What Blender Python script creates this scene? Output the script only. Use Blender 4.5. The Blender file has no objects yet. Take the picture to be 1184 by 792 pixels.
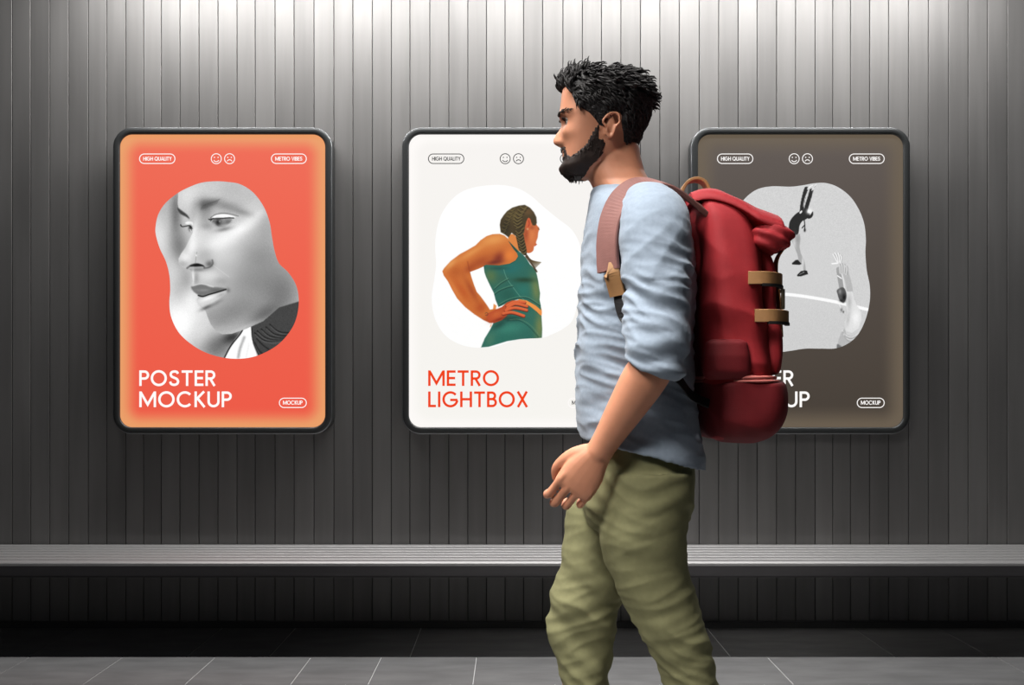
import bpy, bmesh, math, random
import numpy as np
from mathutils import Vector, Matrix, noise
from mathutils.bvhtree import BVHTree

S = bpy.context.scene
C = S.collection
R = math.radians
FPX = 1100.0            # focal length in pixels of the 1184 x 792 frame
EYE = 1.09              # camera height
WALL = 4.40             # distance of the panelled wall

# ---------------------------------------------------------------- camera
cam = bpy.data.cameras.new('camera'); camo = bpy.data.objects.new('camera', cam); C.objects.link(camo)
camo.location = (0, 0, EYE); camo.rotation_euler = (R(90), 0, 0)
cam.sensor_width = 36; cam.lens = 36*FPX/1184; cam.shift_y = 57/1184; cam.clip_start = .05
S.camera = camo
S.view_settings.view_transform = 'Standard'; S.view_settings.look = 'None'
S.view_settings.exposure = 0; S.view_settings.gamma = 1; S.view_settings.use_curve_mapping = False

# ---------------------------------------------------------------- world and lights
w = bpy.data.worlds.new('station_air'); S.world = w; w.use_nodes = True
w.node_tree.nodes['Background'].inputs[0].default_value = (.80, .84, .90, 1)
w.node_tree.nodes['Background'].inputs[1].default_value = .028

def area(name, loc, rot, sx, sy, power, col=(1, 1, 1), spread=180):
    l = bpy.data.lights.new(name, 'AREA'); l.shape = 'RECTANGLE'; l.size = sx; l.size_y = sy
    l.energy = power; l.color = col; l.spread = R(spread)
    o = bpy.data.objects.new(name, l); C.objects.link(o); o.location = loc; o.rotation_euler = rot
    return o
# strip light close to the wall, straight above the front edge of the bench
area('wall_strip_light', (0.12, 3.925, 3.19), (R(0), 0, 0), 4.3, .05, 88, (1, .99, .975), 180)
# unseen fill lights added overhead and front-left to brighten the passer-by
area('overhead_fill', (-.5, 1.5, 3.3), (R(4), R(-14), 0), 1.2, .8, 17, (1, .98, .95), 56)
area('front_left_fill', (-1.5, .1, 3.1), (R(49), 0, R(-41)), .8, .8, 6.5, (1, .97, .93), 46)

# ---------------------------------------------------------------- materials
def lin(c):
    c = c/255 if c > 1 else c
    return c/12.92 if c <= .04045 else ((c+.055)/1.055)**2.4
def rgb(r, g, b): return (lin(r), lin(g), lin(b), 1)
def mat(name, col, rough=.6, metal=0, noise_amt=0, nscale=(1, 1, 1), scale=20, bump=0, bscale=200, sss=0, spec=.5, sheen=0):
    m = bpy.data.materials.new(name); m.use_nodes = True; nt = m.node_tree; N = nt.nodes; L = nt.links
    p = N['Principled BSDF']; p.inputs['Base Color'].default_value = col
    p.inputs['Roughness'].default_value = rough; p.inputs['Metallic'].default_value = metal
    p.inputs['Specular IOR Level'].default_value = spec
    if sss:
        p.inputs['Subsurface Weight'].default_value = sss; p.inputs['Subsurface Radius'].default_value = (.012, .005, .003); p.inputs['Subsurface Scale'].default_value = 1
    if sheen: p.inputs['Sheen Weight'].default_value = sheen
    tc = N.new('ShaderNodeTexCoord'); mp = N.new('ShaderNodeMapping'); mp.inputs['Scale'].default_value = nscale
    L.new(tc.outputs['Object'], mp.inputs['Vector'])
    if noise_amt:
        n = N.new('ShaderNodeTexNoise'); n.inputs['Scale'].default_value = scale; n.inputs['Detail'].default_value = 5
        L.new(mp.outputs[0], n.inputs['Vector'])
        mr = N.new('ShaderNodeMapRange'); mr.inputs['From Min'].default_value = .3; mr.inputs['From Max'].default_value = .7
        mr.inputs['To Min'].default_value = 1-noise_amt; mr.inputs['To Max'].default_value = 1+noise_amt
        L.new(n.outputs['Fac'], mr.inputs['Value'])
        vm = N.new('ShaderNodeVectorMath'); vm.operation = 'SCALE'; vm.inputs[0].default_value = col[:3]
        L.new(mr.outputs[0], vm.inputs['Scale']); L.new(vm.outputs[0], p.inputs['Base Color'])
    if bump:
        n2 = N.new('ShaderNodeTexNoise'); n2.inputs['Scale'].default_value = bscale; n2.inputs['Detail'].default_value = 3
        L.new(mp.outputs[0], n2.inputs['Vector'])
        b = N.new('ShaderNodeBump'); b.inputs['Strength'].default_value = bump; b.inputs['Distance'].default_value = .001
        L.new(n2.outputs['Fac'], b.inputs['Height']); L.new(b.outputs[0], p.inputs['Normal'])
    return m

M = {}
M['panel'] = mat('brushed_panel', (.25, .243, .238, 1), .5, .4, .09, (5, 5, .35), 3.2, .25, 260)  # vertical noise streaks put blurred reflections into the base colour
_nt = M['panel'].node_tree; _N = _nt.nodes; _L = _nt.links     # uneven plank reflections painted into the base colour, plank by plank
_a = _N.new('ShaderNodeAttribute'); _a.attribute_name = 'plank'
_tc = _N.new('ShaderNodeTexCoord'); _sx = _N.new('ShaderNodeSeparateXYZ'); _cx = _N.new('ShaderNodeCombineXYZ')
_L.new(_tc.outputs['Object'], _sx.inputs[0]); _L.new(_a.outputs['Fac'], _cx.inputs[0]); _L.new(_sx.outputs[2], _cx.inputs[2])
_n = _N.new('ShaderNodeTexNoise'); _n.inputs['Scale'].default_value = 1.15; _n.inputs['Detail'].default_value = 1; _L.new(_cx.outputs[0], _n.inputs['Vector'])
_m = _N.new('ShaderNodeMapRange'); _m.inputs['From Min'].default_value = .3; _m.inputs['From Max'].default_value = .7
_m.inputs['To Min'].default_value = .84; _m.inputs['To Max'].default_value = 1.15; _L.new(_n.outputs['Fac'], _m.inputs['Value'])
_v = _N.new('ShaderNodeVectorMath'); _v.operation = 'SCALE'; _p = _N['Principled BSDF']
_L.new(_p.inputs['Base Color'].links[0].from_socket, _v.inputs[0]); _L.new(_m.outputs[0], _v.inputs['Scale']); _L.new(_v.outputs[0], _p.inputs['Base Color'])
M['groove'] = mat('panel_groove', (.05, .05, .05, 1), .6, .3)
M['skirting'] = mat('skirting_metal', (.10, .10, .10, 1), .4, .5)
M['tile'] = mat('stone_tile', (.245, .243, .245, 1), .55, 0, .16, (1, 3, 1), 5, .3, 120)
M['grout'] = mat('pale_grout', (.85, .85, .85, 1), .8)
M['bench_top'] = mat('ribbed_aluminium', (.50, .49, .49, 1), .48, .35, .06, (.4, 8, 8), 12)
M['bench_front'] = mat('bench_fascia', (.12, .115, .12, 1), .5, .3, .05, (.4, 8, 8), 12)
M['frame'] = mat('charcoal_frame', (.058, .061, .062, 1), .38, .3)
M['rim'] = mat('steel_bevel', (.30, .31, .32, 1), .3, .8)
M['skin'] = mat('skin', rgb(200, 138, 108), .5, 0, .05, scale=30, bump=.15, bscale=500, sss=.12, spec=.35)
M['hair'] = mat('dark_hair', rgb(30, 27, 27), .65, 0, .3, scale=60, spec=.4)
M['beard'] = mat('beard_hair', rgb(44, 34, 30), .6, 0, .3, scale=60, spec=.3)
M['shirt'] = mat('heather_knit', rgb(137, 149, 163), .85, 0, .06, scale=120, bump=.5, bscale=900, spec=.2, sheen=.15)
M['trousers'] = mat('olive_twill', rgb(126, 124, 90), .85, 0, .06, scale=60, bump=.4, bscale=900, spec=.2)
M['shoe'] = mat('brown_suede', rgb(84, 62, 46), .7, 0, .1, scale=60)
M['sole'] = mat('pale_rubber', rgb(205, 200, 190), .7)
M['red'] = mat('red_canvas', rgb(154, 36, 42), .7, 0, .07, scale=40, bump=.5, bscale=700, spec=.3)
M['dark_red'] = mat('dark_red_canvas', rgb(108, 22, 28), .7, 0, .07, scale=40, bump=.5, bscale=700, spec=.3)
M['strap'] = mat('rust_webbing', rgb(122, 80, 74), .75, 0, .06, scale=60, bump=.4, bscale=800)
M['tan'] = mat('tan_leather', rgb(166, 122, 78), .55, 0, .1, scale=40)
M['piping'] = mat('pale_piping', rgb(214, 120, 112), .6)
M['black'] = mat('black_webbing', rgb(26, 24, 25), .6)
M['buckle'] = mat('buckle_metal', (.5, .42, .28, 1), .35, .9)
M['eye'] = mat('eye_white', rgb(225, 220, 212), .2)

def emit(name, col=None, strength=1.0):
    m = bpy.data.materials.new(name); m.use_nodes = True; nt = m.node_tree; N = nt.nodes; L = nt.links
    p = N['Principled BSDF']; p.inputs['Base Color'].default_value = (.02, .02, .02, 1); p.inputs['Roughness'].default_value = .35
    p.inputs['Specular IOR Level'].default_value = .15
    p.inputs['Emission Strength'].default_value = strength
    if col: p.inputs['Emission Color'].default_value = col
    else:
        a = N.new('ShaderNodeAttribute'); a.attribute_name = 'ink'
        L.new(a.outputs['Color'], p.inputs['Emission Color'])
    return m
M['print'] = emit('backlit_print'); M['picture'] = emit('backlit_picture'); M['ink_white'] = emit('backlit_white', (1, .97, .95, 1)); M['ink_orange'] = emit('backlit_orange', rgb(240, 64, 20))
M['ink_black'] = emit('backlit_black', rgb(38, 38, 38))
for k in ('picture', 'ink_white', 'ink_orange', 'ink_black'): M[k].cycles.emission_sampling = 'NONE'

# ---------------------------------------------------------------- mesh helpers
def link(name, me, parent=None, m=None, smooth=False):
    o = bpy.data.objects.new(name, me); C.objects.link(o)
    if parent is not None: o.parent = parent
    if m is not None and not me.materials: me.materials.append(m)
    if smooth: me.shade_smooth()
    return o
def mesh(name, verts, faces, parent=None, m=None, smooth=False, origin=None, mats=None, mi=None):
    me = bpy.data.meshes.new(name)
    V = np.array(verts, float)
    base = Vector(parent.location) if parent is not None else Vector((0, 0, 0))
    p = parent.parent if parent is not None else None
    while p is not None: base += Vector(p.location); p = p.parent
    org = Vector(origin) if origin is not None else base
    V = V-np.array(org)
    me.from_pydata(V.tolist(), [], [tuple(f) for f in faces])
    if mats:
        for k in mats: me.materials.append(k)
        if mi is not None: me.polygons.foreach_set('material_index', mi)
    o = link(name, me, parent, m, smooth)
    o.location = org-base
    return o
def fix_normals(o):
    bm = bmesh.new(); bm.from_mesh(o.data); bmesh.ops.recalc_face_normals(bm, faces=bm.faces); bm.to_mesh(o.data); bm.free()
class MB:
    def __init__(s): s.v = []; s.f = []; s.mi = []
    def add(s, v, f, m=0):
        k = len(s.v); s.v += [tuple(a) for a in v]; s.f += [tuple(i+k for i in q) for q in f]; s.mi += [m]*len(f)
    def box(s, x0, x1, y0, y1, z0, z1, m=0):
        s.add([(x, y, z) for x in (x0, x1) for y in (y0, y1) for z in (z0, z1)],
              [(0, 1, 3, 2), (4, 6, 7, 5), (0, 4, 5, 1), (2, 3, 7, 6), (0, 2, 6, 4), (1, 5, 7, 3)], m)
    def loft(s, rings, cap=True, m=0):
        n = len(rings[0]); v = [tuple(p) for r in rings for p in r]; f = []
        for i in range(len(rings)-1):
            for j in range(n):
                a = i*n+j; b = i*n+(j+1) % n
                f.append((a, b, b+n, a+n))
        if cap:
            c0 = np.mean(np.array(rings[0], float), 0); c1 = np.mean(np.array(rings[-1], float), 0)
            v += [tuple(c0), tuple(c1)]; k = len(rings)*n
            for j in range(n):
                f.append((k, (j+1) % n, j)); f.append((k+1, (len(rings)-1)*n+j, (len(rings)-1)*n+(j+1) % n))
        s.add(v, f, m)
    def build(s, name, parent=None, m=None, smooth=False, origin=None, mats=None):
        return mesh(name, s.v, s.f, parent, m, smooth, origin, mats, s.mi if mats else None)
def empty(name, loc):
    o = bpy.data.objects.new(name, None); C.objects.link(o); o.location = loc; o.empty_display_size = .1
    return o
def tag(o, label=None, cat=None, group=None, kind=None):
    if label: o['label'] = label
    if cat: o['category'] = cat
    if group: o['group'] = group
    if kind: o['kind'] = kind
    return o
def cr(P, k=5):
    """Catmull-Rom through rows of numbers"""
    P = np.array(P, float); out = []
    for i in range(len(P)-1):
        p0 = P[max(i-1, 0)]; p1 = P[i]; p2 = P[i+1]; p3 = P[min(i+2, len(P)-1)]
        for j in range(k):
            t = j/k
            out.append(.5*((2*p1)+(-p0+p2)*t+(2*p0-5*p1+4*p2-p3)*t*t+(-p0+3*p1-3*p2+p3)*t**3))
    out.append(P[-1]); return np.array(out)
def tube(path, radii, n=14, k=4, up=(0, 1, 0), ratio=1.0, round_ends=True):
    """rings along a smooth path; radii per point (ra, rb) across 'up' and along it"""
    rr = [(r, r*ratio) if not hasattr(r, '__len__') else r for r in radii]
    A = cr([list(p)+list(r) for p, r in zip(path, rr)], k)
    P = A[:, :3]; Q = A[:, 3:]
    rings = []; up = np.array(up, float)
    T = np.gradient(P, axis=0); T /= np.linalg.norm(T, axis=1)[:, None]+1e-12
    def ring(c, t, ra, rb):
        v = up-t*np.dot(up, t); v /= np.linalg.norm(v)+1e-9; u = np.cross(t, v)
        return [c+u*ra*math.cos(a)+v*rb*math.sin(a) for a in np.linspace(0, 2*math.pi, n, endpoint=False)]
    if round_ends:
        for s in (.92, .6, .25):
            e = math.sqrt(1-s*s) if s < 1 else 0
            rings.insert(0, None)
        rings = []
        for q in (.15, .55, .88):
            rings.append(ring(P[0]-T[0]*min(Q[0])*math.sqrt(1-q*q), T[0], Q[0][0]*q, Q[0][1]*q))
    for c, t, q in zip(P, T, Q): rings.append(ring(c, t, q[0], q[1]))
    if round_ends:
        for q in (.88, .55, .15):
            rings.append(ring(P[-1]+T[-1]*min(Q[-1])*math.sqrt(1-q*q), T[-1], Q[-1][0]*q, Q[-1][1]*q))
    return rings
def ribbon(path, normals, width, thick):
    """flat strap: path points, surface normals"""
    P = np.array(path, float); Nn = np.array(normals, float)
    T = np.gradient(P, axis=0); T /= np.linalg.norm(T, axis=1)[:, None]+1e-9
    rings = []
    for p, t, n in zip(P, T, Nn):
        n = n-t*np.dot(n, t); n /= np.linalg.norm(n)+1e-9; b = np.cross(t, n)
        w = width/2; h = thick/2
        rings.append([p+b*w*sx*(1 if abs(sx) == 1 else 1)+n*h*sy for sx, sy in ((-1, -.6), (-.92, -1), (.92, -1), (1, -.6), (1, .6), (.92, 1), (-.92, 1), (-1, .6))])
    return rings
def remesh(o, voxel, smooth_iter=4, f=.5):
    """fuse overlapping pieces into one skin"""
    m = o.modifiers.new('r', 'REMESH'); m.mode = 'VOXEL'; m.voxel_size = voxel; m.use_smooth_shade = True
    if smooth_iter:
        s = o.modifiers.new('s', 'SMOOTH'); s.factor = f; s.iterations = smooth_iter
    dg = bpy.context.evaluated_depsgraph_get(); dg.update()
    me = bpy.data.meshes.new_from_object(o.evaluated_get(dg))
    old = o.data; o.modifiers.clear(); o.data = me; me.name = o.name
    if not me.materials and old.materials:
        for k in old.materials: me.materials.append(k)
    me.shade_smooth(); return o
def displace(o, fn):
    """move vertices along their normals by fn(x, y, z) metres (world positions)"""
    me = o.data; n = len(me.vertices); co = np.empty(n*3); no = np.empty(n*3)
    me.vertices.foreach_get('co', co); me.vertex_normals.foreach_get('vector', no)
    co = co.reshape(-1, 3); no = no.reshape(-1, 3)
    base = Vector(o.location); p = o.parent
    while p is not None: base += Vector(p.location); p = p.parent
    Wd = co+np.array(base)
    d = np.array([fn(*q) for q in Wd])
    co += no*d[:, None]; me.vertices.foreach_set('co', co.ravel()); me.update()
# ---- printed artwork: colours worked out point by point on the print mesh ----
def crom(pts, closed=True, k=6):
    P = np.array(pts, float); n = len(P); out = []
    rng = range(n) if closed else range(n-1)
    for i in rng:
        p0 = P[(i-1) % n] if closed else P[max(i-1, 0)]
        p1 = P[i]; p2 = P[(i+1) % n]
        p3 = P[(i+2) % n] if closed else P[min(i+2, n-1)]
        for j in range(k):
            t = j/k
            out.append(0.5*((2*p1)+(-p0+p2)*t+(2*p0-5*p1+4*p2-p3)*t*t+(-p0+3*p1-3*p2+p3)*t**3))
    if not closed: out.append(P[-1])
    return np.array(out)

class Paint:
    """colour field over points (u, v); every call lays one ink shape over the last"""
    def __init__(s, u, v, base):
        s.u = u; s.v = v; s.c = np.tile(np.array(base, float), (len(u), 1))
    def mix(s, a, col):
        col = np.array(col if hasattr(col, '__len__') else (col,)*3, float)
        s.c += (col-s.c)*a[:, None]
    def segd(s, P, closed):
        d = np.full(len(s.u), 1e9); ins = np.zeros(len(s.u), bool)
        n = len(P)
        for i in range(n if closed else n-1):
            ax, ay = P[i]; bx, by = P[(i+1) % n]
            ex, ey = bx-ax, by-ay; L = ex*ex+ey*ey+1e-12
            t = np.clip(((s.u-ax)*ex+(s.v-ay)*ey)/L, 0, 1)
            d = np.minimum(d, (s.u-ax-t*ex)**2+(s.v-ay-t*ey)**2)
            if closed and ay != by:
                c = ((ay > s.v) != (by > s.v)) & (s.u < ex*(s.v-ay)/(by-ay)+ax)
                ins ^= c
        d = np.sqrt(d)
        return np.where(ins, -d, d) if closed else d
    def poly(s, pts, col, blur=4, a=1, sm=True, inside=None):
        d = s.segd(crom(pts) if sm else np.array(pts, float), True)
        m = np.clip(0.5-d/(2*blur), 0, 1); m = m*m*(3-2*m)*a
        if inside is not None: m = m*inside
        s.mix(m, col); return m
    def line(s, pts, w, col, blur=3, a=1, inside=None):
        d = s.segd(crom(pts, False, 5), False)
        m = np.clip((w/2+blur/2-d)/blur, 0, 1)*a
        if inside is not None: m = m*inside
        s.mix(m, col)
    def blob(s, x, y, rx, ry, col, a=1, rot=0, inside=None):
        c, q = math.cos(math.radians(rot)), math.sin(math.radians(rot))
        dx, dy = s.u-x, s.v-y
        m = np.exp(-((dx*c+dy*q)/rx)**2-((-dx*q+dy*c)/ry)**2)*a
        if inside is not None: m = m*inside
        s.mix(m, col)
    def grain(s, amp, seed=1):
        s.c += (np.random.RandomState(seed).rand(len(s.u), 1)-.5)*amp

def art_face(X, Y):
    p = Paint((X-170)*6.578, (Y-200)*6.578, (.80,)*3)
    b = p.blob
    b(120,260,90,200,.72,.9); b(80,480,70,140,.88,.7); b(215,300,45,200,.46,.8); b(240,560,70,130,.50,.8); b(290,830,50,110,.60,.7)
    b(190,790,40,130,.84,.6); b(240,900,60,120,.70,.7); b(250,1130,150,170,.98,.9); b(330,1000,60,120,.93,.7)
    b(520,1330,140,110,.50,.9); b(400,1200,70,110,.84,.6); b(640,1250,90,50,.28,.9,-20)
    # collar and ribbed top
    p.poly([(560,1450),(600,1375),(660,1270),(722,1195),(800,1160),(830,1400),(700,1460)],.98,5,sm=False)
    p.line([(575,1425),(630,1320),(700,1230),(722,1195)],9,.10,7)
    p.line([(690,1400),(705,1330),(735,1250)],16,.55,26,.8); p.line([(750,1400),(770,1300)],10,.80,24,.6)
    m = p.poly([(785,1165),(860,1090),(1000,1000),(1250,900),(1200,1400),(840,1390),(800,1290)],.36,4,sm=False)
    for k,(x,y) in enumerate([(815,1215),(835,1200),(865,1185),(900,1170),(930,1150)]):
        p.line([(x,y+18*k*0+0),(x+70,y+55),(x+180,y+62),(x+330,y+30)],7,.15,8,.8,m)
        p.line([(x+6,y+14),(x+76,y+69),(x+186,y+76),(x+330,y+46)],6,.55,9,.5,m)
    p.line([(792,1185),(795,1250),(815,1320),(845,1390)],6,.12,6,.8)
    p.line([(830,1260),(880,1310),(930,1345)],8,.16,8,.7,m); p.line([(815,1290),(850,1350),(880,1380)],8,.18,8,.6,m)
    # face
    F = [(232,100),(232,150),(228,230),(240,285),(275,320),(300,352),(318,372),(335,410),(343,452),(318,500),(290,560),(252,615),
         (234,650),(236,688),(262,715),(305,728),(328,740),(338,780),(343,820),(338,845),(329,865),(345,895),(372,918),(388,935),
         (374,960),(380,990),(410,1020),(440,1045),(455,1090),(480,1150),(520,1205),(570,1226),(640,1222),(760,1180),(880,1125),
         (1000,1020),(1200,960),(1300,600),(1300,0),(232,0)]
    f = p.poly(F,.76,3,sm=False)
    b = lambda *a, **k: p.blob(*a, inside=f, **k)
    b(330,170,130,110,.86,.9); b(520,110,130,60,.80,.6); b(640,120,90,60,.70,.5); b(760,170,130,90,.75,.6)
    b(900,420,90,160,.66,.7); b(800,260,90,50,.84,.5,-30); b(560,520,160,90,.93,.9,-20); b(700,430,150,50,.95,.9,-32)
    b(820,330,90,35,.90,.7,-38); b(380,480,60,110,.86,.8,20); b(640,640,170,90,.84,.6)
    b(860,640,150,130,.60,.8); b(480,1090,60,70,.66,.6); b(820,830,220,130,.62,.9); b(1000,900,150,170,.50,.9); b(740,1010,180,120,.58,.8)
    b(900,1060,140,60,.46,.9,-30); b(560,1120,110,80,.60,.8); b(600,1180,60,25,.72,.5,-10); b(640,1060,120,70,.55,.6)
    b(480,780,110,50,.86,.8); b(590,760,70,60,.74,.5); b(560,820,60,30,.62,.5); b(700,1190,140,14,.78,.5,-24)
    # brow, socket
    b(425,250,60,60,.40,.9,-30); b(480,225,70,28,.36,.7,-12); b(590,245,110,35,.58,.8,8); b(700,290,90,25,.56,.7,15)
    b(440,330,45,60,.62,.7); b(370,300,40,110,.70,.6); b(450,400,50,30,.55,.5); b(590,300,80,14,.70,.6)
    for k in range(12):
        t = k/11; x = 405+t*120; y = 262-t*45
        p.line([(x,y+14),(x+8,y-6),(x+24,y-22)],4,.30,8,.35,f)
    b(880,760,200,200,.58,.5)
    p.poly([(490,335),(520,318),(575,311),(630,318),(668,335),(600,342),(520,342)],.95,5)
    p.line([(478,338),(520,312),(580,303),(640,312),(690,325)],4,.35,8,.8)
    p.poly([(500,355),(560,342),(640,345),(620,380),(580,405),(530,400)],.62,5)
    p.blob(537,373,24,26,.22,.95); p.blob(500,365,14,16,.35,.5); p.blob(610,368,26,16,.42,.6); p.blob(575,385,30,22,.50,.5); p.blob(548,366,7,8,.75,.6)
    p.line([(470,352),(500,345),(560,342),(620,338),(655,340)],8,.12,6,.9)
    p.line([(478,352),(462,348)],4,.12,4); p.line([(500,340),(478,362)],4,.15,4)
    p.blob(580,425,60,16,.55,.8,-12); p.blob(590,395,40,8,.78,.5,-8)
    # far eye
    p.poly([(228,262),(262,285),(300,315),(318,345),(290,330),(252,310),(232,285)],.30,7,.9)
    p.poly([(285,378),(310,366),(338,372),(345,395),(320,395)],.92,4)
    p.line([(250,392),(262,405),(290,402),(318,398),(340,420)],8,.14,6,.9); p.blob(325,415,14,22,.20,.9)
    p.line([(322,425),(332,445)],5,.88,5)
    # nose
    b(345,470,25,120,.93,.7,12); b(285,640,50,50,.90,.9); b(265,690,40,25,.70,.8); b(345,560,30,60,.95,.6,15); b(440,620,60,50,.68,.6)
    b(470,690,32,28,.45,.9); b(420,650,40,30,.72,.6); b(400,725,70,16,.60,.6)
    p.line([(300,722),(330,700),(372,690),(415,700),(430,712)],8,.30,14,.9)
    p.poly([(322,706),(350,692),(385,690),(422,704),(400,708),(350,710)],.10,9)
    b(375,735,60,14,.50,.6)
    p.line([(430,722),(470,715),(495,690),(492,660)],6,.32,14,.8); p.line([(362,690),(368,640),(374,600)],3,.45,5,.7)
    p.line([(345,602),(385,608)],3,.75,5,.5); p.blob(370,625,6,8,.95,.8)
    p.line([(500,700),(560,745),(620,790)],4,.88,9,.35)
    b(370,800,22,50,.62,.7); b(345,790,10,60,.90,.8)
    # mouth
    p.poly([(330,866),(362,856),(400,845),(440,850),(480,866),(540,868),(600,882),(540,915),(470,922),(420,942),(385,925),(350,900)],.52,9)
    p.blob(430,890,60,10,.62,.7); p.blob(520,892,50,12,.44,.7)
    p.line([(345,855),(400,842),(450,850),(500,864)],5,.90,12,.6)
    p.poly([(374,965),(400,945),(460,932),(540,905),(600,890),(606,900),(570,935),(500,985),(430,1025),(385,1000)],.82,12)
    p.blob(560,925,40,16,.66,.7,-25)
    p.line([(385,930),(420,938),(470,922),(530,905),(596,884)],8,.10,9)
    p.blob(455,955,60,14,.96,.7,-20); p.blob(450,1020,50,14,.42,.8,-24); p.blob(530,985,50,14,.55,.6,-30)
    p.blob(612,890,16,18,.48,.7)
    p.c = (p.c-.68)*1.28+.665
    p.grain(.05, 3)
    return p.c

def art_athlete(X, Y):
    p = Paint((X-495)*6.578, (Y-205)*6.578, (.998,.998,.996))
    skin = (.80,.44,.20); dk = (.62,.26,.12); hi = (.90,.60,.32); teal = (.17,.40,.35); tdk = (.09,.25,.22); tol = (.45,.50,.30)
    # leg cut below follows the wave of the picture edge
    p.poly([(498,960),(520,975),(512,1010),(470,1140),(480,1130)],(.90,.56,.30),4,sm=False)
    m = p.poly([(505,1090),(470,1160),(430,1225),(402,1293),(460,1288),(520,1270),(600,1245),(700,1230),(800,1228),(866,1220),(868,1150),(862,1052),(840,1010),(760,950),(690,930),(620,950),(560,1000)],teal,4,sm=False)
    i = dict(inside=m)
    p.blob(620,1150,120,50,(.22,.50,.43),.9,-10,**i); p.blob(560,1230,120,40,(.16,.42,.36),.8,-12,**i); p.blob(850,1130,40,120,tol,.9,**i)
    p.blob(470,1230,40,60,(.30,.48,.38),.6,20,**i); p.blob(640,1075,90,20,tdk,.8,**i); p.blob(760,1060,60,40,(.20,.42,.36),.6,**i)
    p.blob(540,1120,60,25,tdk,.7,-30,**i)
    p.line([(600,1090),(680,1085),(750,1120),(810,1180),(840,1215)],4,tdk,6,.9,**i); p.line([(620,1082),(700,1080),(780,1125),(850,1205)],3,(.50,.60,.45),5,.6,**i)
    p.line([(735,955),(790,985),(830,1025),(862,1052)],5,tdk,6,.8,**i)
    # waist skin
    p.poly([(690,912),(760,925),(820,955),(860,990),(862,1050),(820,1015),(760,970),(700,952)],(.93,.58,.28),3)
    # arm: upper, fore
    ma = p.poly([(605,462),(580,440),(545,428),(490,430),(445,445),(400,475),(360,515),(300,550),(240,582),(170,635),(120,690),(107,712),(118,745),
                 (150,790),(180,850),(220,920),(280,985),(350,1040),(420,1085),(470,1108),(500,1100),(540,1080),(600,1050),(560,1000),(500,1000),
                 (470,1005),(440,960),(400,905),(370,870),(350,820),(330,760),(318,718),(380,695),(440,668),(540,674),(640,660),(694,604),(688,570),(658,530),(622,480)],skin,3,sm=False)
    i = dict(inside=ma)
    p.blob(500,470,110,45,hi,.9,-12,**i); p.blob(330,570,120,25,hi,.7,-32,**i); p.blob(170,660,60,25,(.95,.70,.42),.6,-45,**i)
    p.blob(540,610,60,40,(.48,.17,.12),.9,-35,**i); p.blob(500,645,70,18,(.40,.14,.12),.8,-10,**i); p.blob(620,590,50,50,(.90,.50,.22),.9,-30,**i)
    p.blob(400,640,90,40,dk,.7,-25,**i); p.blob(320,690,50,30,dk,.7,-30,**i); p.blob(210,720,50,50,(.70,.34,.14),.7,**i)
    p.blob(260,860,30,110,(.74,.34,.14),.8,-35,**i); p.blob(330,860,24,110,dk,.7,-28,**i); p.blob(200,850,16,120,(.86,.50,.26),.6,-30,**i)
    p.blob(400,990,50,40,(.68,.28,.12),.7,-40,**i); p.blob(500,1075,80,30,(.60,.20,.10),.9,-10,**i)
    p.line([(300,640),(310,690),(320,722)],5,(.55,.22,.10),10,.7,**i)
    # hair, head
    face = p.poly([(720,330),(770,310),(815,340),(830,365),(846,385),(838,420),(834,455),(822,490),(824,510),(808,520),(800,555),(775,573),(750,570),(735,540),(715,450)],(.80,.42,.24),3)
    p.blob(790,440,30,60,(.86,.50,.28),.8,inside=face); p.blob(745,430,20,60,(.62,.28,.16),.8,inside=face); p.blob(790,380,22,16,(.55,.25,.14),.5,inside=face)
    p.line([(838,385),(846,395)],5,(.35,.25,.15),5); p.line([(812,520),(826,508)],5,(.70,.20,.12),5)
    p.poly([(608,455),(630,430),(660,440),(690,490),(700,560),(660,535),(625,490)],(.86,.52,.26),3)
    hm = p.poly([(612,455),(580,430),(552,415),(545,360),(552,320),(575,285),(600,255),(640,228),(690,212),(735,206),(775,228),(805,262),(824,300),(828,345),
            (815,365),(795,362),(780,330),(765,308),(748,330),(738,370),(730,420),(700,440),(660,440),(635,420)],(.27,.22,.13),4,sm=False)
    p.blob(640,280,60,50,(.42,.36,.20),.6,inside=hm); p.blob(760,260,40,30,(.45,.33,.20),.6,inside=hm); p.blob(590,380,30,60,(.16,.14,.08),.7,inside=hm)
    for k in range(9):
        t = k/8; x = 735-45*math.sin(t*3.0)-t*10; y = 225+t*190
        p.line([(x-34,y-6),(x-8,y+12),(x+26,y-10)],6,(.50,.44,.26),7,.8,hm); p.line([(x-30,y+6),(x-6,y+24),(x+28,y+2)],5,(.14,.11,.06),7,.9,hm)
    for k in range(8):
        t = k/7; x = 640-t*70; y = 238+t*170
        p.line([(x-22,y+6),(x,y+14),(x+20,y-6)],5,(.46,.40,.24),7,.6,hm); p.line([(x-20,y+16),(x,y+24),(x+20,y+6)],4,(.13,.11,.06),7,.8,hm)
    p.poly([(755,315),(768,306),(780,322),(782,350),(772,380),(760,400),(750,380),(752,345)],(.80,.36,.22),3); p.line([(765,325),(770,350),(762,372)],5,(.50,.18,.10),5,.8)
    p.blob(757,391,7,7,(.85,.70,.50),.9)
    # braid over the shoulder
    bm = p.poly([(655,400),(700,390),(725,430),(735,480),(748,540),(750,585),(738,592),(715,580),(690,545),(680,500),(668,450)],(.24,.20,.12),4)
    for k in range(8):
        t = k/7; x = 690+t*38; y = 415+t*155
        p.line([(x-24,y-10),(x-2,y+8),(x+24,y-12)],6,(.50,.43,.26),7,.8,bm); p.line([(x-22,y+2),(x-2,y+19),(x+24,y)],5,(.12,.10,.05),6,.8,bm)
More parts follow.
